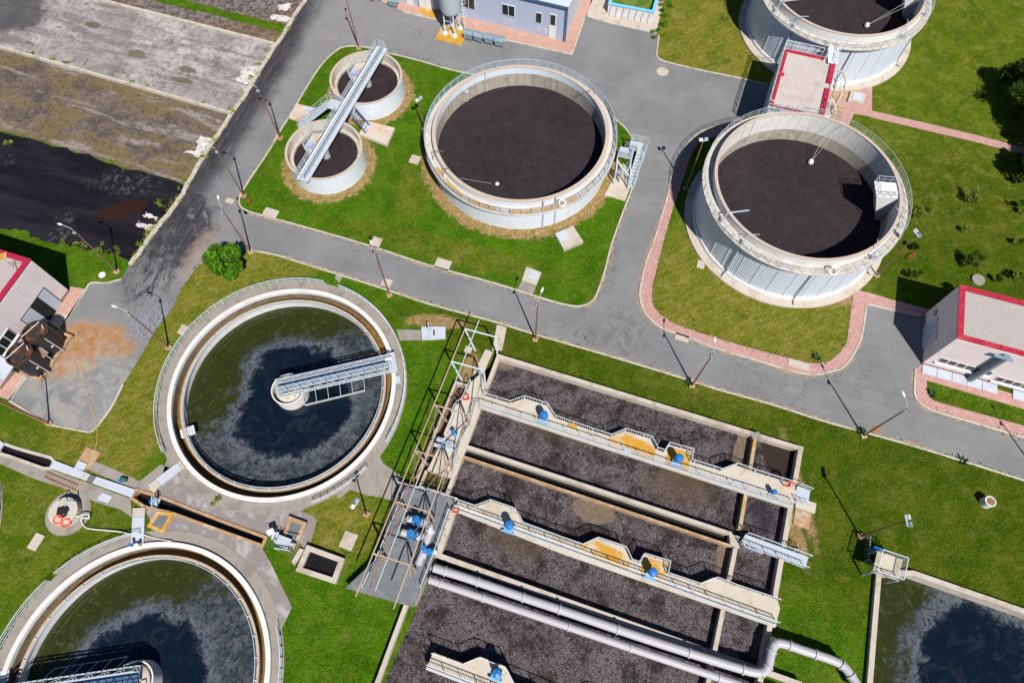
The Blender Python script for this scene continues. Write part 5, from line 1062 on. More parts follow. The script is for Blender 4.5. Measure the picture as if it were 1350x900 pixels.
xs = sorted([wallpt(83.3, 400, A, B)[0], wallpt(75.5, 411, A, B)[0], wallpt(65.5, 423, A, B)[0], wallpt(56, 440, A, B)[0]])
wrect(MB(), A, B, xs[0]-.1, xs[3]+.1, 0, zt+.12, .0, .05).build('door_frame', M['blacksheet'], t)
wrect(MB(), A, B, xs[2]+.03, xs[3], .06, zt, .05, .11).build('door_leaf', M['doorg'], t)
wrect(MB(), A, B, xs[1]+.03, xs[2]-.03, .06, zt, .0, .06).build('dark_doorway', M['dark'], t)
wrect(MB(), A, B, xs[0], xs[1]-.03, .06, zt, .05, .11).build('door_leaf', M['doorg'], t)
q0_, z0_ = wallpt(2, 441, A, B); b = MB()
for z_ in (3.6,):
    f_ = wrect(MB(), A, B, q0_-2.0, q0_+.9, z_-.9, z_+.7, .0, .07).build('window', M['frame'], t)
    for k in range(3): wrect(MB(), A, B, q0_-1.9+k*.95, q0_-1.08+k*.95, z_-.8, z_+.6, .07, .085).build('pane', M['glass'], f_)
    wrect(MB(), A, B, q0_-2.15, q0_+1.05, z_-1.05, z_-.9, .0, .25).build('sill', M['frame'], f_)
# canopy at the far end
c = U(4, 484, 2.9); MB().box((c.x-.3, c.y, 2.85), (2.6, 2.2, .12), radians(-19)).build('door_canopy', M['slab'], t)
c = U(18, 352, HB-.3); b = MB(); b.bar(c+Vector((.8, -1.0, .1)), c+Vector((-.2, 1.0, .1)), .05).bar(c+Vector((-.6, .5, .1)), c+Vector((1.3, .4, .1)), .05).bar(c, c+Z*.9, .05); b.build('roof_antenna', M['rust'], t)
c = U(2, 338, HB-.1); MB().box(c, (1.2, .6, .3), .3).build('roof_unit', M['yel'], t)
# --- right building
HR = 6.9; R0 = xy(U(1262.7, 445.3, HR)); R1 = xy(U(1266, 375.3, HR)); Re = xy(U(1350, 397, HR)); rdn = ((Re-R1).normalized()); wl = (R1-R0); rS = rdn
P = [R0, R0+rS*10.2, R1+rS*10.2, R1]
t = thing('service_building', 'pink-white building with a bright red roof edge at the right edge', 'building', R0)
redroof(t, P, HR, M['bpink'], .62)
P2 = [R0+rS*10.2, R0+rS*26, R1+rS*26, R1+rS*10.2]; MB().prism(P2, 0, HR+.1).build('wall', M['bpink'], t); MB().prism(inset(P2, -.1), HR+.1, HR+.35).build('red_sheet_roof', M['red'], t)
A, B = R0, R0+rS*26
wrect(MB(), A, B, 0, 26, 0, .4, 0, .04).build('plinth', M['brown'], t); wrect(MB(), R1, R0, 0, wl.length, 0, .35, 0, .03).build('plinth', M['brown'], t)
def winstrip(pa, pb, n, A, B, label=None):
    (sa, za), (sb, zb) = wallpt(*pa, A, B), wallpt(*pb, A, B); z0, z1 = (za+zb)/2-.35, (za+zb)/2+.55
    f = wrect(MB(), A, B, sa, sb, z0-.08, z1+.05, 0, .05).build('window', M['frame'], t); w = (sb-sa)/n
    for k in range(n): wrect(MB(), A, B, sa+k*w+.07, sa+(k+1)*w-.07, z0+.02, z1-.02, .05, .065).build('pane', M['glass'], f)
    wrect(MB(), A, B, sa-.15, sb+.15, z0-.2, z0-.08, 0, .28).build('sill', M['frame'], f)
winstrip((1239, 473), (1305, 494), 6, A, B); winstrip((1314, 497), (1378, 519), 6, A, B)
q = wpx(R1, R0, [(1215.3, 434), (1212.7, 462.7), (1237.3, 416.7), (1235.3, 448)]); a0, a1 = min(s for s, z in q), max(s for s, z in q)
f = wrect(MB(), R1, R0, q[0][0], q[1][0], 0.02, q[2][1], 0, .08).build('garage_door', M['doorg'], t)
for k in (.33, .66): wrect(MB(), R1, R0, q[0][0]+.02, q[1][0]-.02, q[2][1]*0+.1, q[2][1]-.1, .08, .085) ; wrect(MB(), R1, R0, q[0][0]+(q[1][0]-q[0][0])*k-.02, q[0][0]+(q[1][0]-q[0][0])*k+.02, .05, q[2][1]-.05, .08, .10).build('door_joint', M['shedd'], f)
sv_, zv_ = wallpt(1234, 412, R1, R0); wrect(MB(), R1, R0, sv_-.3, sv_+.3, zv_-.3, zv_+.3, 0, .12).build('wall_box', M['lampb'], t)
# slabs along its foot
b = thing('foot_slabs', 'row of large pale slabs along the foot of the right building', 'slabs', R0)
for k in range(11):
    p0 = R0+rS*(.1+k*1.62)+Vector((0, 0, 0)); nS = Vector((rS.y, -rS.x, 0)); 
    if k != 5: MB().prism([p0+nS*.08, p0+rS*1.56+nS*.08, p0+rS*1.56+nS*1.2, p0+nS*1.2], .02, .16).build('slab', M['slab'], b)
c = R0+rS*5.2+Vector((rS.y, -rS.x, 0))*.35; t = thing('exhaust_duct', 'thick slate-coloured exhaust duct standing at the right building with a flat cap', 'duct', c)
MB().tube(c+Z*.1, c+Z*6.4, .36, n=18).build('duct', simple('slate_duct', (.16, .20, .25), .4, .12, 2), t, smooth=True); MB().bar(c+Z*6.3+Vector((-1.1, .3, -.1)), c+Z*6.4+Vector((.5, -.4, 0)), .3, .18).build('duct_cap', M['lampb'], t)
# --- middle pump house between the ribbed tanks
HM = 6.0; K = [xy(U(1035.7, 64.3, HM)), xy(U(1102, 78.7, HM)), xy(U(1085, 155, HM)), xy(U(1015, 139, HM))]
t = thing('digester_house', 'flat-roofed house with a red parapet squeezed between the two ribbed tanks', 'building', K[3])
MB().prism(K, 0, HM-.25).build('wall', simple('pale_house_wall', (.48, .50, .54), .7, .05, .7), t); MB().prism(inset(K, .1), HM-.26, HM-.18).build('roof_floor', M['floor2'], t)
I = inset(K, .2); 
for a_, b_, k in ((0, 1, (0, .80)), (1, 2, (.08, .42)), (1, 2, (.52, 1)), (2, 3, (.0, 1)), (3, 0, (0, 1)), (0, 1, (.93, 1))):
    w_ = .62 if a_ == 1 else .38; MB().ribbon([I[a_].lerp(I[b_], k[0]), I[a_].lerp(I[b_], k[1])], w_, HM-.2, HM+.02+.004*a_).build('red_parapet', M['red'], t)
MB().ribbon([p for p in inset(K, -.12)], .2, HM-.35, HM-.1, True).build('gutter', M['shed'], t)
MB().lathe(U(1031.5, 99, HM-.15), [(0, HM+.1), (.2, HM+.05), (.25, HM-.15)], 14).build('roof_vent', M['red'], t)
zz = Z*HM; J = inset(K, -.25)
railing(MB(), [J[0]+zz, J[0].lerp(J[1], .70)+zz], 1.1, 1.5, 0, .06, (.5,)).build('roof_railing', M['rail'], t)
railing(MB(), [J[3].lerp(J[0], .0)+zz, J[0]+zz], 1.1, 1.5, .3, .06, (.5,)).build('roof_railing', M['rail'], t)
railing(MB(), [J[3]+zz, J[2]+zz, J[2].lerp(J[1], .25)+zz], 1.1, 1.5, 0, .06, (.5,)).build('roof_railing', M['rail'], t)
g0 = J[0].lerp(J[1], .86); g1 = T4+(xy(g0)-T4).normalized()*11.5; t2 = thing('catwalk', 'short white steel catwalk from the red-edged roof to the top ribbed tank', 'catwalk', g0)
MB().bar(g0-Vector((0,1.3,0))+Z*6.1, g1+Z*6.6, 1.3, .08).build('deck', M['rail'], t2)
x_ = (g1-g0).normalized(); y_ = Vector((-x_.y, x_.x, 0))*.65
for sg in (-1, 1): railing(MB(), [g0-x_*1.2+y_*sg+Z*6.1, g1+y_*sg+Z*6.6], 1.1, 1, 0, .06, (.5,)).build('railing', M['rail'], t2)
# pipes, steps and ladder on its right side
t = thing('pipe_rack', 'jumble of pale pipes and ladder rungs right of the red-edged roof', 'pipes', K[1])
e_ = (K[2]-K[1]).normalized(); o_ = Vector((-e_.y, e_.x, 0)); o_ = o_ if o_.x > 0 else -o_
for k, (s_, z_, r_) in enumerate(((1.0, 5.2, .13), (1.6, 4.4, .10), (4.5, 3.4, .16), (6.4, 2.6, .12))):
    MB().path(catmull([K[1]+e_*s_+o_*.3+Z*z_, K[1]+e_*(s_+.1)+o_*1.5+Z*z_, K[1]+e_*(s_+.8)+o_*2.3+Z*(z_-1.2), K[1]+e_*(s_+1.0)+o_*2.4+Z*.2], 4), r_, 8).build('pipe', M['rail' if k % 2 else 'conc'], t)
b = MB(); la = K[1]+e_*2.5+o_*.6; lb_ = K[1]+e_*.2+o_*2.0; b.bar(la+Z*6.6, lb_+Z*.1, .08).bar(la+e_*.6+Z*6.6, lb_+e_*.6+Z*.1, .08)
for k in range(14): p = (la+Z*6.6).lerp(lb_+Z*.1, (k+.5)/14); b.bar(p, p+e_*.6, .05)
b.build('ladder', M['rail'], t)
b = MB()
for k in range(12): b.box(K[1]+e_*(1.5+k*.75)+o_*3.1+Z*.15, (1.3, .3, .25), atan2(o_.y, o_.x))
b.build('step_row', M['orange'], t); MB().box(K[1]+e_*7.6+o_*1.0+Z*1.0, (1.1, 1.4, 1.6), atan2(o_.y, o_.x)).build('steel_unit', M['steel'], t)
tag(MB().prism(UL([(1091, 100), (1140, 108), (1128, 128), (1105, 132), (1096, 165), (1078, 158)], .03), 0, .035).build('gravel_strip', M['orange'], origin=U(1100, 120)), 'rusty gravel strip between the red-edged house and the pink paving', 'gravel')
slab([(1122, 120), (1142, 123), (1138, 137), (1118, 133)], .04, .35, 'concrete hatch with a steel lid on the pink paving beside the top ribbed tank', 'conc', 'hatch', 'hatch_slab')
slab([(1126, 122.5), (1138, 124.5), (1136, 133), (1124, 131)], .35, .42, 'blue-grey steel lid of the hatch on the pink paving', 'slab', 'lid', 'steel_plate')
# --- steel shed at the top
HS = 5.9; S0 = xy(U(744, 54.7, 0)); Sl = xy(U(612.5, 23, 0)); sx = (Sl-S0).normalized(); sy = Vector((sx.y, -sx.x, 0)); sy = sy if sy.y > 0 else -sy
P = [S0, S0+sy*22, S0+sx*34+sy*22, S0+sx*34]; t = thing('steel_shed', 'long blue-grey panelled steel shed cut by the top edge', 'shed', S0)
b = MB().prism(P, 0, HS); A = S0+sx*34; B = S0
for k in range(34): wrect(b, A, B, k+.98, k+1.02, .05, HS-.05, 0, .03)
b.build('wall', M['shed'], t)
A2, B2 = S0, S0+sy*22; wrect(MB(), A2, B2, -.05, 22, 0, HS+.01, 0, .05).build('end_wall', simple('pale_shed_panel', (.48, .50, .56), .5, .04), t)
rp = [S0-sy*.35-sx*.3, S0+sy*22.3-sx*.3, S0+sx*34.3+sy*22.3, S0+sx*34.3-sy*.35]; mid0 = (rp[0]+rp[1])/2; mid1 = (rp[2]+rp[3])/2
b = MB(); b.add([rp[0]+Z*(HS+.02), mid0+Z*(HS+1.3), mid1+Z*(HS+1.3), rp[3]+Z*(HS+.02), rp[1]+Z*(HS+.02), rp[2]+Z*(HS+.02)], [(0, 3, 2, 1), (1, 2, 5, 4), (0, 1, 4), (3, 5, 2)]); b.build('roof', simple('roof_sheet', (.46, .52, .62), .4, .06, .8), t)
MB().bar(rp[0]+Z*(HS-.06), rp[3]+Z*(HS-.06), .18, .22).build('gutter', M['shedd'], t); MB().bar(S0-sx*.05-sy*.08+Z*.1, S0-sx*.05-sy*.08+Z*HS, .3).build('corner_pipe', M['shedd'], t)
wrect(MB(), A, B, 11.05, 11.2, .1, HS, .03, .18).build('downpipe', M['shedd'], t)
def swin(cx, cy, w, h, n, x=False):
    s_, z_ = wallpt(cx, cy, A, B); f = wrect(MB(), A, B, s_-w/2, s_+w/2, z_-h/2, z_+h/2, .03, .10).build('window', M['frame'], t)
    for k in range(n): wrect(MB(), A, B, s_-w/2+.09+k*(w-.09)/n, s_-w/2+(k+1)*(w-.09)/n, z_-h/2+.09, z_+h/2-.09, .10, .115).build('pane', M['glass'], f)
    return s_, z_
swin(670.5, 13.5, 2.0, 1.75, 2); swin(710.5, 23.5, 1.0, 1.7, 1); swin(618, 4, 2.0, 1.8, 2)
s_, z_ = wallpt(728, 50, A, B); dr = wrect(MB(), A, B, s_-.55, s_+.5, .1, 2.2, .03, .11).build('door', M['frame'], t); wrect(MB(), A, B, s_-.5, s_+.45, 2.25, 4.1, .03, .11).build('door_frame', M['frame'], t)
wrect(MB(), A, B, s_-.38, s_+.33, 2.35, 4.0, .11, .125).build('pane', M['glass'], t)
for px, py in ((665, 28), (674, 30), (710, 38), (719, 41)): s_, z_ = wallpt(px, py, A, B); wrect(MB(), A, B, s_-.32, s_+.32, z_-.5, z_+.5, .03, .07).build('vent_panel', M['slab'], t)
s_, z_ = wallpt(562, 10, A, B); wrect(MB(), A, B, s_-1.4, s_+1.4, .05, 3.6, .03, .10).build('sliding_door', M['frame'], t); wrect(MB(), A, B, s_-.03, s_+.03, .05, 3.6, .10, .12).build('door_joint', M['raild'], t)
s_, z_ = wallpt(541, 4, A, B); wrect(MB(), A, B, s_-.5, s_+.5, .05, 2.2, .03, .10).build('door', M['frame'], t)
# --- silo
lg = [U(587, 45.3), U(599.8, 49), U(607, 38.7), U(594.5, 35.5)]; sc_ = sum(lg, Vector((0,0,0)))/4; t = thing('lime_silo', 'galvanised silo on four legs standing on a yellow pad by the shed', 'silo', sc_)
tag(MB().prism(UL([(573.5, 51.5), (608.5, 60), (617, 42), (612, 36), (585, 30)], .1), 0, .12).build('silo_pad', M['yel'], origin=sc_), 'yellow-painted concrete pad under the galvanised silo', 'pad')
MB().lathe(sc_, [(0, 11.2), (1.2, 10.8), (1.5, 10.3), (1.5, 4.2), (1.35, 3.7), (.55, 3.2), (.35, 2.3), (0, 2.3)], 32).build('silo_body', M['steel'], t, smooth=True, ang=30)
for p in lg: MB().tube(p+Z*.1, sc_+(p-sc_)*.95+Z*4.3, .1, n=10).lathe(p, [(0, .45), (.32, .4), (.4, .1)], 10).build('leg', M['rail'], t)
b = MB()
for k in range(4): b.bar(lg[k]+Z*.6, lg[(k+1) % 4]+Z*2.4, .06).bar(lg[k]+Z*2.4, lg[(k+1) % 4]+Z*2.4, .06)
b.build('brace', M['steel'], t)
b = MB(); c = sc_+Vector((1.75, .3, 0)); 
for sg in (-.25, .25): b.bar(c+Vector((0, sg, .1)), c+Vector((0, sg, 11)), .06)
for k in range(30): b.bar(c+Vector((0, -.25, .4+k*.35)), c+Vector((0, .25, .4+k*.35)), .04)
for k in range(8): b.lathe(c+Vector((.0, 0, 0)), [(.42, 2.6+k), (.46, 2.6+k), (.46, 2.66+k), (.42, 2.66+k)], 12, True)
b.build('caged_ladder', M['rail'], t)
# --- wheeled bins
def bin_():
    t = thing('wheeled_bin', '', 'bin', (0, 0, 0), 'grey wheeled waste bins')
    b = MB(); b.add([(-.56, -.42, .2), (.56, -.42, .2), (.56, .38, .2), (-.56, .38, .2), (-.68, -.55, 1.15), (.68, -.55, 1.15), (.68, .5, 1.15), (-.68, .5, 1.15)], [(3,2,1,0),(4,5,6,7),(0,1,5,4),(1,2,6,5),(2,3,7,6),(3,0,4,7)]); b.box((0, -.6, 1.1), (1.45, .1, .1)).box((0, -.5, .7), (1.2, .06, .5)); b.build('body', M['bin'], t)
    b = MB(); b.add([(-.7, -.58, 1.17), (.7, -.58, 1.17), (.7, .0, 1.34), (-.7, .0, 1.34), (-.7, .55, 1.2), (.7, .55, 1.2)], [(0,1,2,3),(3,2,5,4)]); b.bar((-.7, .0, 1.34), (.7, .0, 1.34), .05).bar((-.7, -.58, 1.17), (.7, -.58, 1.17), .06); b.build('lid', M['bin'], t)
    for x in (-.45, .45):
        for y in (-.32, .3): MB().tube((x-.04, y, .1), (x+.04, y, .1), .1, n=12).build('wheel', M['black'], t)
    for x in (-.74, .74): MB().bar((x, -.3, 1.0), (x, .3, 1.0), .05).build('handle', M['rail'], t)
    return t
b0 = bin_(); 
for i, (px, py, rz, lb) in enumerate([(618.5, 51, -22, 'grey wheeled bin nearest the silo in the row of four'), (631.5, 54, -25, 'grey wheeled bin second from the silo in the row of four'), (645.5, 56.5, -17, 'grey wheeled bin third from the silo in the row of four'), (659, 60, -14, 'grey wheeled bin farthest from the silo in the row of four'), (520, 8, -15, 'grey wheeled bin standing alone left of the sliding door')]):
    p = U(px, py, .06 if i < 4 else .07)
    if i == 0: b0.location = p; b0.rotation_euler.z = radians(rz); b0['label'] = lb
    else: dup(b0, p, radians(rz), lb)
# --- flat trailer
t = thing('flat_trailer', 'small trailer with a wooden ramp cut by the top edge', 'trailer', U(487, 3)); c = U(486, 0, 0)
MB().box(c+Vector((-.6, 1.0, .7)), (3.2, 1.8, .12), radians(-20)).build('bed', M['white'], t)
for k, (x, y) in enumerate(((-.5, -.05), (.45, -.4))): wh = MB().tube(c+Vector((x, y, .33)), c+Vector((x+.08, y+.2, .33)), .33, n=18).build('wheel', M['black'], t); MB().tube(c+Vector((x-.02, y-.04, .33)), c+Vector((x+.0, y+.02, .33)), .17, n=12).build('rim', M['rustp'], wh)
b = MB()
for k in range(6): b.box(c+Vector((1.5+.18*k*.3, -.3+.2*k, .5)), (1.0, .14, .06), radians(-40))
b.build('ramp', M['wood'], t)
# --- raised blue-rimmed container
q = [xy(U(800.4, 18.7)), xy(U(859, 30))]; u_ = (q[1]-q[0]).normalized(); v_ = Vector((-u_.y, u_.x, 0)); w_ = (q[1]-q[0]).length; P = [q[0], q[1], q[1]+v_*9, q[0]+v_*9]
t = thing('raised_basin', 'white panelled basin with a sky-blue rim and green growth inside', 'basin', q[0])
MB().ribbon(P, .18, .05, 1.7, True, .09).build('panel_wall', M['white'], t); b = MB().ribbon(P, .42, 1.66, 1.8, True, .12); b.build('blue_rim', M['pool'], t)
for k in range(7): p = q[0]+u_*(w_*(k+.5)/7*1.0); MB().bar(p-v_*.08+Z*1.6, p-v_*.55+Z*.1, .07).build('strut', M['raild'], t)
MB().sheet([p+Z*1.0 for p in inset(P, .2)]).build('green_growth', leaf_mat('pool_greens', (.05, .11, .01), (.12, .17, .03)), t)
# --- black tanks in their bund
bp = UL([(79, 438), (92.7, 442.7), (52, 499.3), (22, 488.7)], .5); t = thing('tank_bund', 'rust-stained pale bund wall around the two black tanks', 'bund wall', bp[0])
MB().ribbon([bp[0], bp[1], bp[2], bp[3]], .3, 0, .55).build('bund_wall', M['orange'], t); MB().sheet([p for p in bp], .03).build('bund_floor', M['orangeb'], t)
for px, py, lb in ((45.8, 438, 'upper one of two big black tanks with rust-brown oily tops'), (25.5, 466.5, 'lower one of two big black tanks with rust-brown oily tops')):
    c = xy(U(px, py, 3.6)); t = thing('black_tank', lb, 'tank', c, 'big black tanks in the rusty bund')
    b = MB(); b.lathe(c, [(1.42, .05), (1.42, 3.5), (1.36, 3.62), (1.28, 3.62), (1.26, 3.4)], 40)
    b.build('shell', M['black'], t, smooth=True); MB().disc(c, 1.27, 3.38, 36).build('top', M['tar'], t); MB().lathe(c, [(1.30, 3.6), (1.45, 3.6), (1.45, 3.68), (1.30, 3.68)], 36, True).build('rim', M['tar'], t)
    for dx, dy in ((.35, -.4), (-.4, -.3)): MB().lathe(c+Vector((dx, dy, 0)), [(0, 3.47), (.3, 3.47), (.34, 3.4)], 16).build('hatch', M['glass'], t)
    b = MB(); b.tube(c+Vector((-1.2, -.6, 3.72)), c+Vector((.2, 1.25, 3.72)), .05, n=6).tube(c+Vector((.6, .9, 3.7)), c+Vector((.9, .4, 3.7)), .06, n=6).tube(c+Vector((1.2, -.7, 3.5)), c+Vector((1.45, -.8, .2)), .05, n=6); b.build('pipe', M['rope'], t)
    MB().add([c+Vector((1.02, -1.03, 1.7)), c+Vector((1.18, -.85, 1.7)), c+Vector((1.18, -.85, 2.0)), c+Vector((1.02, -1.03, 2.0))], [(0,1,2,3)]).build('label_plate', M['white'], t)
t = thing('bund_catwalk', 'narrow slatted steel step bridge between the two black tanks', 'catwalk', U(45, 456)); a_ = U(38, 452, 3.3); e_ = U(60, 468, 1.9); b = MB()
for k in range(12): p = a_.lerp(e_, k/11); b.bar(p+Vector((.2, .3, 0)), p+Vector((-.2, -.3, 0)), .08)
b.bar(a_+Vector((.2, .3, 0)), e_+Vector((.2, .3, 0)), .05).bar(a_+Vector((-.2, -.3, 0)), e_+Vector((-.2, -.3, 0)), .05); b.build('steps', M['rustp'], t); MB().bar(e_, Vector((e_.x, e_.y, .1)), .1).build('post', M['raild'], t); MB().bar(a_, Vector((a_.x, a_.y, .1)), .1).build('post', M['raild'], t)

# ================================================================== SLABS, HATCHES AND SMALL THINGS
def hatch(pts, h, lid, label, mat='conc'):
    P = UL(pts, h); c = xy(sum(P, Vector((0,0,0)))/len(P)); t = thing('hatch_slab', label, 'hatch', c, 'concrete hatch slabs in the lawns')
    MB().prism(P, 0, h).build('slab', M[mat], t)
    if lid: MB().prism(UL(lid, h+.05), h, h+.06).build('lid', M['slab'], t)
pk = simple('pinkish_slab', (.52, .44, .38), .85, .15, 1.0, 0, (.50, .27, .17), .7, .6, .2)
M['pk'] = pk
hatch([(392, 136.7), (428, 146), (405, 164), (380.7, 155.5)], .2, [(405, 140), (415, 142.5), (411, 149), (401.5, 147)], 'tan hatch slab by the road left of the upper settling tank', 'pk')
hatch([(481.3, 159.5), (520.3, 168.5), (510.2, 191), (473.3, 177)], .45, [(481.5, 161), (491, 163.5), (488, 170.5), (478, 168)], 'raised rust-stained hatch slab right of the twin settling tanks', 'pk')
hatch([(731.2, 307.5), (755.3, 297.4), (769, 318.4), (743.4, 329)], .5, [(733, 308), (744, 303.5), (751, 314), (739, 319)], 'pale raised hatch slab just below the large middle tank')
hatch([(694, 351.4), (714, 359), (707, 376), (688, 369)], .2, [(699, 355), (712, 359.5), (708, 369), (695.5, 365)], 'tan hatch slab by the road kerb below the large middle tank')
hatch([(688, 369), (707, 376), (703, 387.5), (682, 381)], .16, None, 'grey lower half slab touching the road kerb below the middle tank', 'walk')
t = thing('valve_slab', 'pale grey slab with a dark slot and small crane between clarifier and gantry', 'slab', U(571, 438))
MB().prism(UL([(555.4, 430.3), (587.3, 430.3), (587.3, 446), (556, 447.8)], .25), 0, .25).build('slab', M['slab'], t); MB().prism(UL([(571, 434), (573, 434), (573, 442), (571, 442)], .26), .2, .265).build('slot', M['dark'], t)
c = U(567, 437, .25); b = MB(); b.bar(c, c+Z*1.5, .12).bar(c+Z*1.5, c+Vector((-.1, .3, 1.6)), .1).box(c+Z*.9, (.4, .2, .3)).box(c+Vector((0, -.45, .05)), (.35, 1.3, .1)); b.build('crane', M['steel'], t)
c = xy(U(1298, 663)); t = thing('pipe_stub', 'short white concrete pipe stub with a rust-brown lid on the lower right lawn', 'pipe stub', c)
MB().lathe(c, [(.55, 0), (.55, 1.0), (.42, 1.0), (.42, .8)], 24).build('ring', M['white'], t, smooth=True); MB().disc(c, .44, .92, 20).build('lid', M['rust'], t)
b = MB(); c = U(331, 268, 0); b.tube(c, c+Z*.7, .1, n=8).tube(c+Vector((-.15, 0, .5)), c+Vector((.15, 0, .5)), .07, n=8).lathe(c, [(.14, .7), (.1, .8), (0, .84)], 8); tag(b.build('hydrant', M['red'], origin=c), 'small red hydrant on the grass corner of the green island', 'hydrant')
b = MB(); c = U(1199, 339, 0); b.bar(c+Vector((-.4, -.3, 0)), c+Vector((-.4, -.3, .6)), .09).bar(c+Vector((-.4, -.3, .6)), c+Vector((.5, .2, .6)), .09).bar(c+Vector((.5, .2, .6)), c+Vector((.5, .2, 0)), .09); tag(b.build('pipe_hoop', M['red'], origin=c), 'small red pipe hoop on the lawn right of the ribbed tank', 'hoop')
b = MB(); p = UL([(0, 530.5), (32, 545), (65, 560)], .12); b.path([p[0]+Vector((-6, 1.6, 0)), *p], .06, 6); tag(b.build('ground_pipe', M['rust'], origin=p[1]), 'thin rusty pipe lying on the grass below the left building', 'pipe')

# ================================================================== LAMP POSTS
def lamp(kind):
    t = thing('street_lamp', '', 'lamp post', (0, 0, 0), 'rusty lamp posts along the roads and lawns')
    h = 9.0 if kind < 2 else 5.4
    b = MB(); b.tube((0, 0, 0), (0, 0, h), .11, .06, 10); b.build('pole', M['pole'], t, smooth=True); MB().box((0, 0, .12), (.6, .6, .24)).build('footing', M['orange'], t)
    if kind == 0:
        MB().path(catmull([(0, 0, h-.1), (.35, 0, h+.25), (1.1, 0, h+.4)], 4), .035, 6).build('arm', M['raild'], t)
        b = MB(); n = 12; vs = []
        prof = [(1.05, .03), (1.12, .09), (1.3, .14), (1.55, .125), (1.68, .06), (1.72, .02)]
        for x, r in prof: vs += [(x, r*cos(2*pi*i/n), h+.42+.5*r*sin(2*pi*i/n)) for i in range(n)]
        b.add(vs, [(k*n+i, k*n+(i+1) % n, (k+1)*n+(i+1) % n, (k+1)*n+i) for k in range(len(prof)-1) for i in range(n)]); b.build('lamp_head', M['lampw'], t, smooth=True)
        MB().box((-.05, .15, h-.35), (.34, .18, .26), 0, (.5, 0)).build('floodlight', M['lampb'], t)
    else:
        MB().box((-.1, 0, h+.05), (.12, 1.0, .08)).build('cross_arm', M['raild'], t)
        for y in (-.32, .32): MB().box((.12, y, h+.1), (.26, .42, .3), 0, (0, .6)).build('floodlight', M['lampb'] if y < 0 else M['lampw'], t)
    return t
LP = [(1137.8, 574.5, 100, 0, 'rusty lamp post at the lower road kerb opposite the right building'), (1133.8, 707, 0, 1, 'floodlight post on the dark lawn right of the aeration basin'), (912, 508.5, 80, 0, 'rusty lamp post leaning over the road above the middle of the basin'),
      (706, 447.5, 70, 0, 'rusty lamp post at the kerb just above the basin corner'), (513.8, 389, 110, 0, 'rusty lamp post at the kerb right of the clarifier top'), (222.7, 458.5, 160, 0, 'rusty lamp post beside the clarifier fence facing the stained yard'),
      (154.7, 358.5, 160, 0, 'rusty lamp post on the grass corner below the black sludge bed'), (369.9, 183, 165, 0, 'rusty lamp post at the island kerb left of the twin settling tanks'), (322, 259, 165, 0, 'rusty lamp post at the sharp grass corner of the island'),
      (330.8, 333, 110, 0, 'rusty lamp post rising through the bright round bush'), (473.4, 64.5, 100, 0, 'rusty lamp post at the kerb behind the upper settling tank'), (904, 249, 100, 1, 'floodlight post in the shade left of the whole ribbed tank'),
      (1154.7, 364, 20, 1, 'floodlight post on the grass right of the whole ribbed tank'), (483.6, 678, 150, 2, 'short floodlight post on the rough grass below the big clarifier'), (559.5, 171, 140, 2, 'short floodlight post tight against the left of the large middle tank'),
      (65.5, 558.5, 160, 0, 'rusty lamp post at the lower kerb of the stained yard')]
q = U(1318, 554, 0)-Vector((cos(SH_AZ), sin(SH_AZ), 0))*7.0; protos = {}
def placelamp(p, az, kind, lb):
    if kind not in protos: protos[kind] = lamp(kind); r = protos[kind]; r.location = p; r.rotation_euler.z = radians(az); r['label'] = lb
    else: dup(protos[kind], p, radians(az), lb)
for px, py, az, kind, lb in LP: placelamp(U(px, py, 0), az, kind, lb)
placelamp(q, 100, 0, 'rusty lamp post just off the right edge whose shadow falls on the pink pavement')

# ================================================================== TREES AND PLANTS
def leaves(b, c, rad, n, size, rnd, clumps=0, flat_=1.0):
    cl = []
    for k in range(clumps or 1):
        v = Vector((rnd.gauss(0, 1), rnd.gauss(0, 1), rnd.gauss(0, 1))).normalized()*rnd.uniform(.35, .95) if clumps else Vector((0, 0, 0))
        cl.append((Vector((c[0]+v.x*rad[0], c[1]+v.y*rad[1], c[2]+v.z*rad[2])), rnd.uniform(.28, .5) if clumps else 1))
    for i in range(n):
        cc, s_ = cl[i % len(cl)]; v = Vector((rnd.gauss(0, 1), rnd.gauss(0, 1), rnd.gauss(0, 1))).normalized()*rnd.random()**.45*s_
        p = cc+Vector((v.x*rad[0], v.y*rad[1], v.z*rad[2])); a = Vector((rnd.uniform(-1, 1), rnd.uniform(-1, 1), rnd.uniform(-.7, .7))).normalized()
        d_ = Vector((rnd.uniform(-1, 1), rnd.uniform(-1, 1), rnd.uniform(-.6, .6))); e_ = a.cross(d_).normalized(); s = size*rnd.uniform(.6, 1.3)
        b.add([p-a*s, p+e_*s*.45, p+a*s, p-e_*s*.45], [(0, 1, 2, 3)])
    return b
def tree(px, py, h, r, n, size, label, mat, seed, group='trees on the right lawn', name='young_tree', cat='tree', clumps=14, z0=0, rz=.95):
    rnd = random.Random(seed); c = xy(U(px, py)); t = thing(name, label, cat, c, group)
    b = MB(); top = c+Vector((rnd.uniform(-.2, .2)*r, rnd.uniform(-.2, .2)*r, h*.75)); b.tube(c, c.lerp(top, .5), .05*h**.5, .035*h**.5, 8).tube(c.lerp(top, .5), top, .035*h**.5, .015, 6)
    for k in range(9):
        a = rnd.uniform(0, 6.28); s = c.lerp(top, rnd.uniform(.25, .9)); b.tube(s, s+Vector((cos(a)*r*.75, sin(a)*r*.75, r*rnd.uniform(.2, .7))), .02*h**.5, .008, 5)
    b.build('trunk', M['bark'], t)
    leaves(MB(), (c.x, c.y, h-r*.85+z0), (r, r, r*rz), n, size, rnd, clumps).build('crown', mat, t, smooth='leaf')
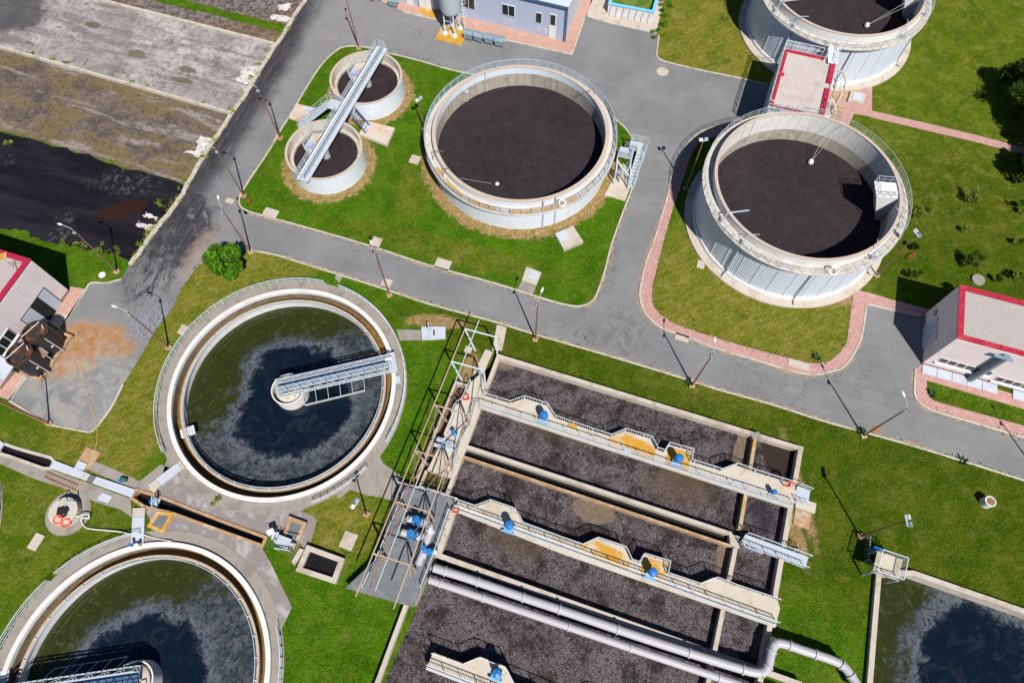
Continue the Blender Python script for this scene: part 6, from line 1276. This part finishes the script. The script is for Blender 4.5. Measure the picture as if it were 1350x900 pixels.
tree(313, 362, 5.2, 2.05, 7500, .21, 'dense bright green round bush at the road fork beside a lamp post', ML1, 1, 'round bushes', 'round_bush', 'bush', 13, -.35, 1.15)
for k, (px, py, h, r, lb) in enumerate([(1328, 124, 5.2, 2.1, 'dark leafy tree, uppermost at the right edge above the pink path'), (1338, 152, 6.0, 2.5, 'dark leafy tree at the right edge just above the pink path'), (1352, 172, 6.0, 2.4, 'dark leafy tree at the right edge over the pink path'), (1346, 232, 4.2, 1.7, 'dark leafy tree at the right edge below the pink path'), (1362, 205, 5, 2.0, 'dark leafy tree mostly off the right edge below the path')]):
    tree(px, py, h, r*1.15, 9000, .17, lb, ML2, 20+k, clumps=30)
sap = [(1277, 268, 2.2, .95, 'leafy sapling on the lawn straight below the pink path'), (1345, 283, 2.2, .9, 'leafy sapling at the right edge, middle of the lawn'), (1337, 243, 1.8, .8, 'small sapling at the right edge just under the dark trees'), (1268, 307, 1.2, .35, 'tiny bare sapling in the middle of the right lawn'), (1338, 324, 1.5, .4, 'thin bare sapling at the right edge of the lawn'),
       (1276, 350, 2.3, 1.0, 'leafy sapling on the lawn above the round dark manhole cover'), (1337, 370, 2.0, .7, 'sapling at the right edge just above the red roof'), (1201, 367, 1.7, .65, 'small sapling below the red pipe hoop near the building shadow'), (1202, 330, 1.5, .6, 'small sapling beside the red pipe hoop'), (1211, 287, 2.3, 1.1, 'leafy shrub sapling close to the right side of the ribbed tank'), (1258, 388, 2.2, .8, 'sapling behind the corner of the red-edged roof'), (1312, 372, 1.4, .5, 'small sapling at the back edge of the red roof')]
for k, (px, py, h, r, lb) in enumerate(sap): tree(px, py, h, r, int(900*r+60), .12, lb, ML2 if k % 3 else ML4, 60+k, 'saplings planted on the right lawn', 'sapling', clumps=7)
def agave(px, py, label, s_=1):
    rnd = random.Random(int(px)); c = xy(U(px, py)); b = MB()
    for k in range(34):
        a = rnd.uniform(0, 6.28); l = s_*rnd.uniform(.5, 1.0); up = rnd.uniform(.15, .9); e = c+Vector((cos(a)*l*.75, sin(a)*l*.75, up*l)); w = Vector((-sin(a), cos(a), 0))*.06*s_; m_ = c.lerp(e, .5)+Z*.1
        b.add([c-w, c+w, m_+w*1.2, e, m_-w*1.2], [(0, 1, 2, 3, 4)])
    tag(b.build('agave_plant', ML3, origin=c, smooth='leaf'), label, 'plant', 'spiky plants at the lamp posts and kerbs')
for a in [(909, 504, 'spiky plant at the foot of the lamp post above the basin'), (1135, 570, 'spiky plant at the foot of the lamp post opposite the right building'), (1268, 608, 'spiky plant alone on the lower road kerb at the right'), (1076, 472, 'dark spiky plant in the grass tip inside the pink pavement corner'), (1228, 520, 'spiky plant at the left end of the narrow grass strip by the building')]: agave(*a, s_=.9)
def weed(px, py, s_, label, z=0, mat=None, n=160):
    rnd = random.Random(int(px*7+py)); c = U(px, py, z); b = MB(); leaves(b, c+Z*.2*s_, (.8*s_, .6*s_, .35*s_), n, .12, rnd, 5); tag(b.build('weed_clump', mat or ML4, origin=c, smooth='leaf'), label, 'weeds', 'weed clumps on the beds and kerbs')
for w_ in [(148, 213, .9, 'green weed clump on the upper edge of the black sludge bed'), (12, 189, .8, 'green weed clump in the black bed at the left edge'), (32, 179, .5, 'small weed at the border of olive and black beds near the left edge'), (214, 269, 1.1, 'yellow-green weed clump right above the white ramp strips'), (207, 18.5, .5, 'weed clump on the pale low wall near the top'), (244, 30, .4, 'tiny weed on the yellowed low wall'), (260, 33, .4, 'second tiny weed on the yellowed low wall'),
           (40, 71, 1.0, 'long weed tuft on the white low wall, near the left edge'), (71, 79, .6, 'weed tuft on the white low wall, second from the left'), (87, 84, .7, 'weed tuft on the white low wall, third from the left'), (175, 108, .4, 'small weed on the white low wall near its middle'), (196, 113, .4, 'small weed on the white low wall past its middle'), (268, 135, .4, 'small weed on the white low wall near the road'), (304, 148, .9, 'yellow weed clump where the white low wall meets the road'),
           (284, 186, .5, 'weed clump by the white ramp of the olive bed'), (268, 207, .8, 'weed clump at the lower end of the olive bed ramp'), (333, 103, .7, 'yellow weed clump at the ramp of the grey bed'), (344, 85, .6, 'weed clump at the road end of the grey bed'), (88, 317, 1.5, 'bushy weeds on the lower edge of the black bed, left patch'), (110, 325, 1.3, 'bushy weeds on the lower edge of the black bed, middle patch'), (130, 327, 1.5, 'yellowish weeds on the lower edge of the black bed'), (150, 333, 1.6, 'yellowish weeds at the right end of the black bed edge'),
           (194, 309, .8, 'weed clump on the crumbling wall beside the black bed'), (187, 324, .6, 'small weed clump low on the crumbling wall'), (245, 237, .9, 'yellow weed clump at the corner of olive bed and road'), (285, 661, .8, 'green weed clump on the grey apron under the big clarifier'), (807, 291, .5, 'dark weed patch in the lawn below the stair tower', ), (916, 422, .5, 'dark weed spot in the lawn inside the pink loop'), (957, 27, 1.0, 'weed patch on the lawn at the top right of the forecourt')]: weed(*w_)
for k, (px, py, s_) in enumerate([(866, 46, 1.5), (870, 33, 1.3), (874, 20, 1.4), (878, 6, 1.5)]): weed(px, py, s_, ['hedge-like weeds at the foot of the concrete pad corner', 'hedge-like weeds halfway along the pad edge', 'hedge-like weeds beside the white panelled basin', 'hedge-like weeds at the very top beside the pad'][k], 0, ML1, 420)
rnd = random.Random(5); b = MB(); vline = catmull(UL([(389, 20), (372, 46), (348, 82), (327, 117), (304, 149), (283, 182), (256, 225), (236, 261), (213, 291), (197, 312), (172, 348)], .1), 8)
for p in vline:
    for k in range(3):
        if rnd.random() < .8: q = p+Vector((rnd.uniform(-.9, .5), rnd.uniform(-.6, .6), .05)); leaves(b, q, (.35, .35, .15), 14, .09, rnd)
o = b.build('wall_weeds', M['leafy'], smooth='leaf'); o['kind'] = 'stuff'; o['label'] = 'dry yellow weeds growing along the crumbling wall by the road'; o['category'] = 'weeds'
# short tufts roughening the lawn where it meets kerbs and slabs
b = MB(); rnd = random.Random(9)
for line in (SOUTHK[:-1], ISLB+[ISLB[0]], LOT[-8:], RK[1:4], INN):
    P = UL(line, .0)
    for a_, e_ in zip(P, P[1:]):
        n = int((e_-a_).length*5)
        for k in range(n):
            p = a_.lerp(e_, rnd.random())+Vector((rnd.gauss(0, .22), rnd.gauss(0, .22), .08)); 
            if rnd.random() < .6: leaves(b, p, (.18, .18, .06), 4, .09, rnd)
o = b.build('grass_tufts', leaf_mat('tuft_leaves', (.06, .10, .012), (.15, .15, .04)), smooth='leaf'); o['kind'] = 'stuff'; o['label'] = 'ragged grass tufts along the kerbs'; o['category'] = 'grass'
